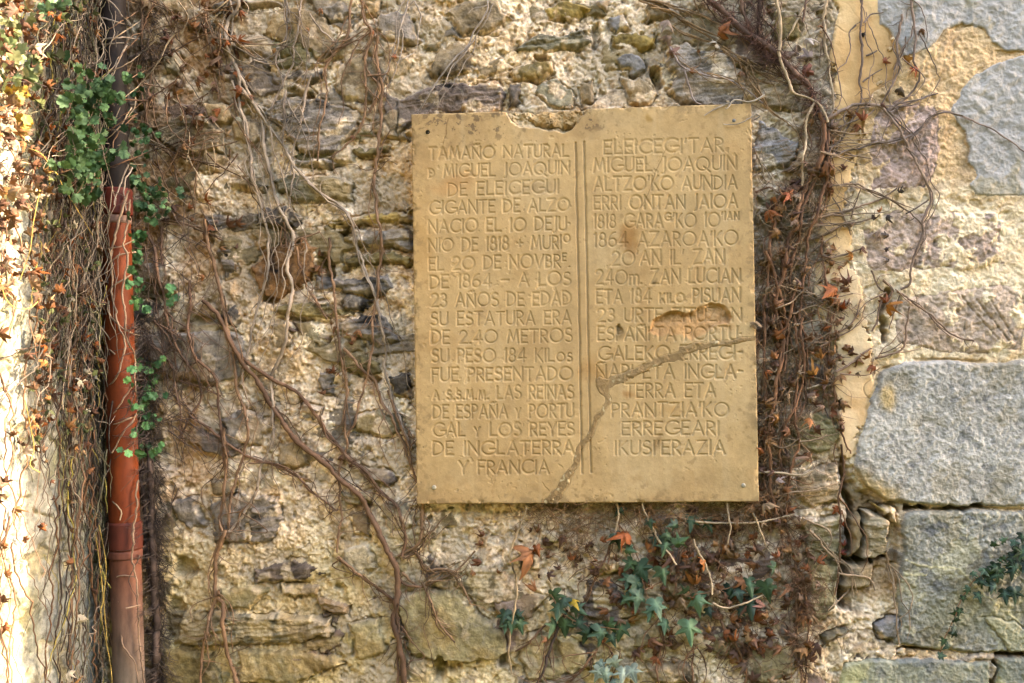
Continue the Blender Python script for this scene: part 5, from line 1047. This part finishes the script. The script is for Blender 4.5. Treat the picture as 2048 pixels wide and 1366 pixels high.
# ---- green ivy: every leaf is a part
def sprig(label, leaves, stems, tones=None, name='ivy_sprig', off=.022, dark=1.):
    t = thing(name, label, 'ivy', unproject(leaves[0][0], leaves[0][1], .02), group='green ivy sprigs')
    for P in stems:
        m = MB(); vine(m, P_(P), 2.6, 1.8, C(150, 110, 80), 1.5, .012, sides=5); m.build('stem', M_BARK, t)
    for l in leaves:
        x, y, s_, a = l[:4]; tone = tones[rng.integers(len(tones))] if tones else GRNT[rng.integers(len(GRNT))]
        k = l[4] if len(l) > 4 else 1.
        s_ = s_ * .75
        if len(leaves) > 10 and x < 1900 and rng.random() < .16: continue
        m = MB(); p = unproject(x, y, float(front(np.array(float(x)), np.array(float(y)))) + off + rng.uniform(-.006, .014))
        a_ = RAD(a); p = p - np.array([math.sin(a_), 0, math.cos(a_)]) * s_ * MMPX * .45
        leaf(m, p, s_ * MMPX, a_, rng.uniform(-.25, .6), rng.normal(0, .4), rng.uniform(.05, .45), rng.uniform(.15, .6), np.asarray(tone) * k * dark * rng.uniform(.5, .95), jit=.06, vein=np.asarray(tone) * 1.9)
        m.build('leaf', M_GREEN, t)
sprig('bright green ivy sprig hanging below the plaque, right of its middle', [(1210, 1098, 44, 200, .8), (1236, 1080, 40, 160, .7), (1275, 1112, 52, 150, 1.25), (1285, 1142, 54, 160, 1.25), (1326, 1150, 46, 170, .95), (1255, 1163, 40, 200), (1278, 1172, 62, 165, 1.2), (1306, 1172, 42, 120, 1.1), (1277, 1200, 56, 185, 1.1), (1316, 1216, 54, 165, 1.15), (1300, 1228, 36, 200, .8), (1330, 1252, 38, 190, .9), (1258, 1130, 36, 220, .8), (1368, 1184, 32, 250, .8), (1250, 1200, 34, 230, .8), (1262, 1100, 30, 100)], ['1240,1050 1265,1090 1280,1130 1290,1180 1310,1230', '1290,1180 1330,1160 1345,1140'])
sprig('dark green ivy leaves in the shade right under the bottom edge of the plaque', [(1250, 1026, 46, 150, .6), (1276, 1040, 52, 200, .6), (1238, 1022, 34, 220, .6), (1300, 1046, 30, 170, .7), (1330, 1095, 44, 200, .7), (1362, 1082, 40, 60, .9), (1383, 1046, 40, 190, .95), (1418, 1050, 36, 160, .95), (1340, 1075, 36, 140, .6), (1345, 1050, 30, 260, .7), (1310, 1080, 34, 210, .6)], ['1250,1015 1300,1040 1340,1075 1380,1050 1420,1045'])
sprig('blue green ivy leaves in a row below the lower right corner of the plaque', [(1394, 1206, 56, 175, 1.1), (1380, 1262, 60, 175, 1.05), (1458, 1192, 50, 195), (1478, 1188, 40, 165, .9), (1499, 1173, 46, 170), (1500, 1214, 56, 180, 1.05), (1529, 1145, 44, 190), (1534, 1182, 54, 165, 1.1), (1564, 1162, 52, 150, 1.1), (1546, 1140, 36, 210, .8), (1480, 1225, 30, 220, .8), (1418, 1225, 28, 160, .8), (1508, 1150, 34, 200, .8)], ['1390,1190 1440,1180 1500,1165 1560,1150', '1500,1165 1505,1200'])
sprig('cluster of bluish ivy leaves low down beneath the middle of the plaque', [(1111, 1196, 44, 160), (1116, 1222, 46, 190), (1106, 1256, 46, 200), (1130, 1258, 56, 180, 1.05), (1137, 1226, 44, 160, .9), (1158, 1218, 40, 120), (1161, 1248, 36, 150, 1.1), (1173, 1272, 46, 195), (1203, 1270, 54, 180), (1240, 1262, 48, 200, .9), (1222, 1255, 40, 150, .9), (1190, 1262, 34, 170, .8), (1126, 1205, 36, 210, .8), (1226, 1280, 34, 160, .8)], ['1100,1190 1130,1230 1170,1250 1210,1255 1245,1260'])
sprig('small lone ivy sprig crossed by the long bare tendril', [(1006, 1234, 42, 200, .8), (1024, 1244, 46, 180, .75), (1041, 1252, 42, 165, .75), (1040, 1232, 30, 120, .7), (1012, 1254, 30, 190, .7)], ['1030,1220 1024,1245 1020,1290'])
sprig('pale silvery ivy leaves at the bottom edge under the plaque', [(1196, 1348, 40, 200), (1212, 1352, 44, 170), (1231, 1330, 40, 150), (1245, 1350, 42, 190), (1266, 1346, 44, 160), (1222, 1368, 36, 210), (1205, 1330, 30, 140)], ['1240,1300 1230,1340 1210,1380'], tones=[C(170, 184, 160), C(150, 170, 146)])
lv = []
for i, (x, y) in enumerate(spline(P_('1881,1308 1896,1266 1918,1214 1933,1184 1948,1161 1986,1139 2024,1109 2060,1098'), 13)): lv.append((x + rng.normal(0, 5), y + rng.normal(0, 5), rng.uniform(13, 24), rng.uniform(90, 270), .7))
for k in range(34): lv.append((rng.uniform(1955, 2085), 0, rng.uniform(20, 36), rng.uniform(110, 250), rng.uniform(.4, .75)))
lv = [(a, (1140 - (a - 1980) * .35 + rng.normal(6, 16)) if b == 0 else b, c, d, e) for a, b, c, d, e in lv]
lv += [(2008, 1192, 36, 185, .8), (2030, 1190, 40, 180, .7), (1985, 1172, 30, 200, .8), (2030, 1085, 22, 90, 1.1), (2010, 1080, 20, 60, 1.), (1990, 1090, 20, 100, 1.)]
sprig('dark green ivy spray climbing over the mottled grey block at the right edge', lv, ['1881,1308 1896,1266 1918,1214 1933,1184 1948,1161 1986,1139 2024,1109 2075,1098'], dark=.9)
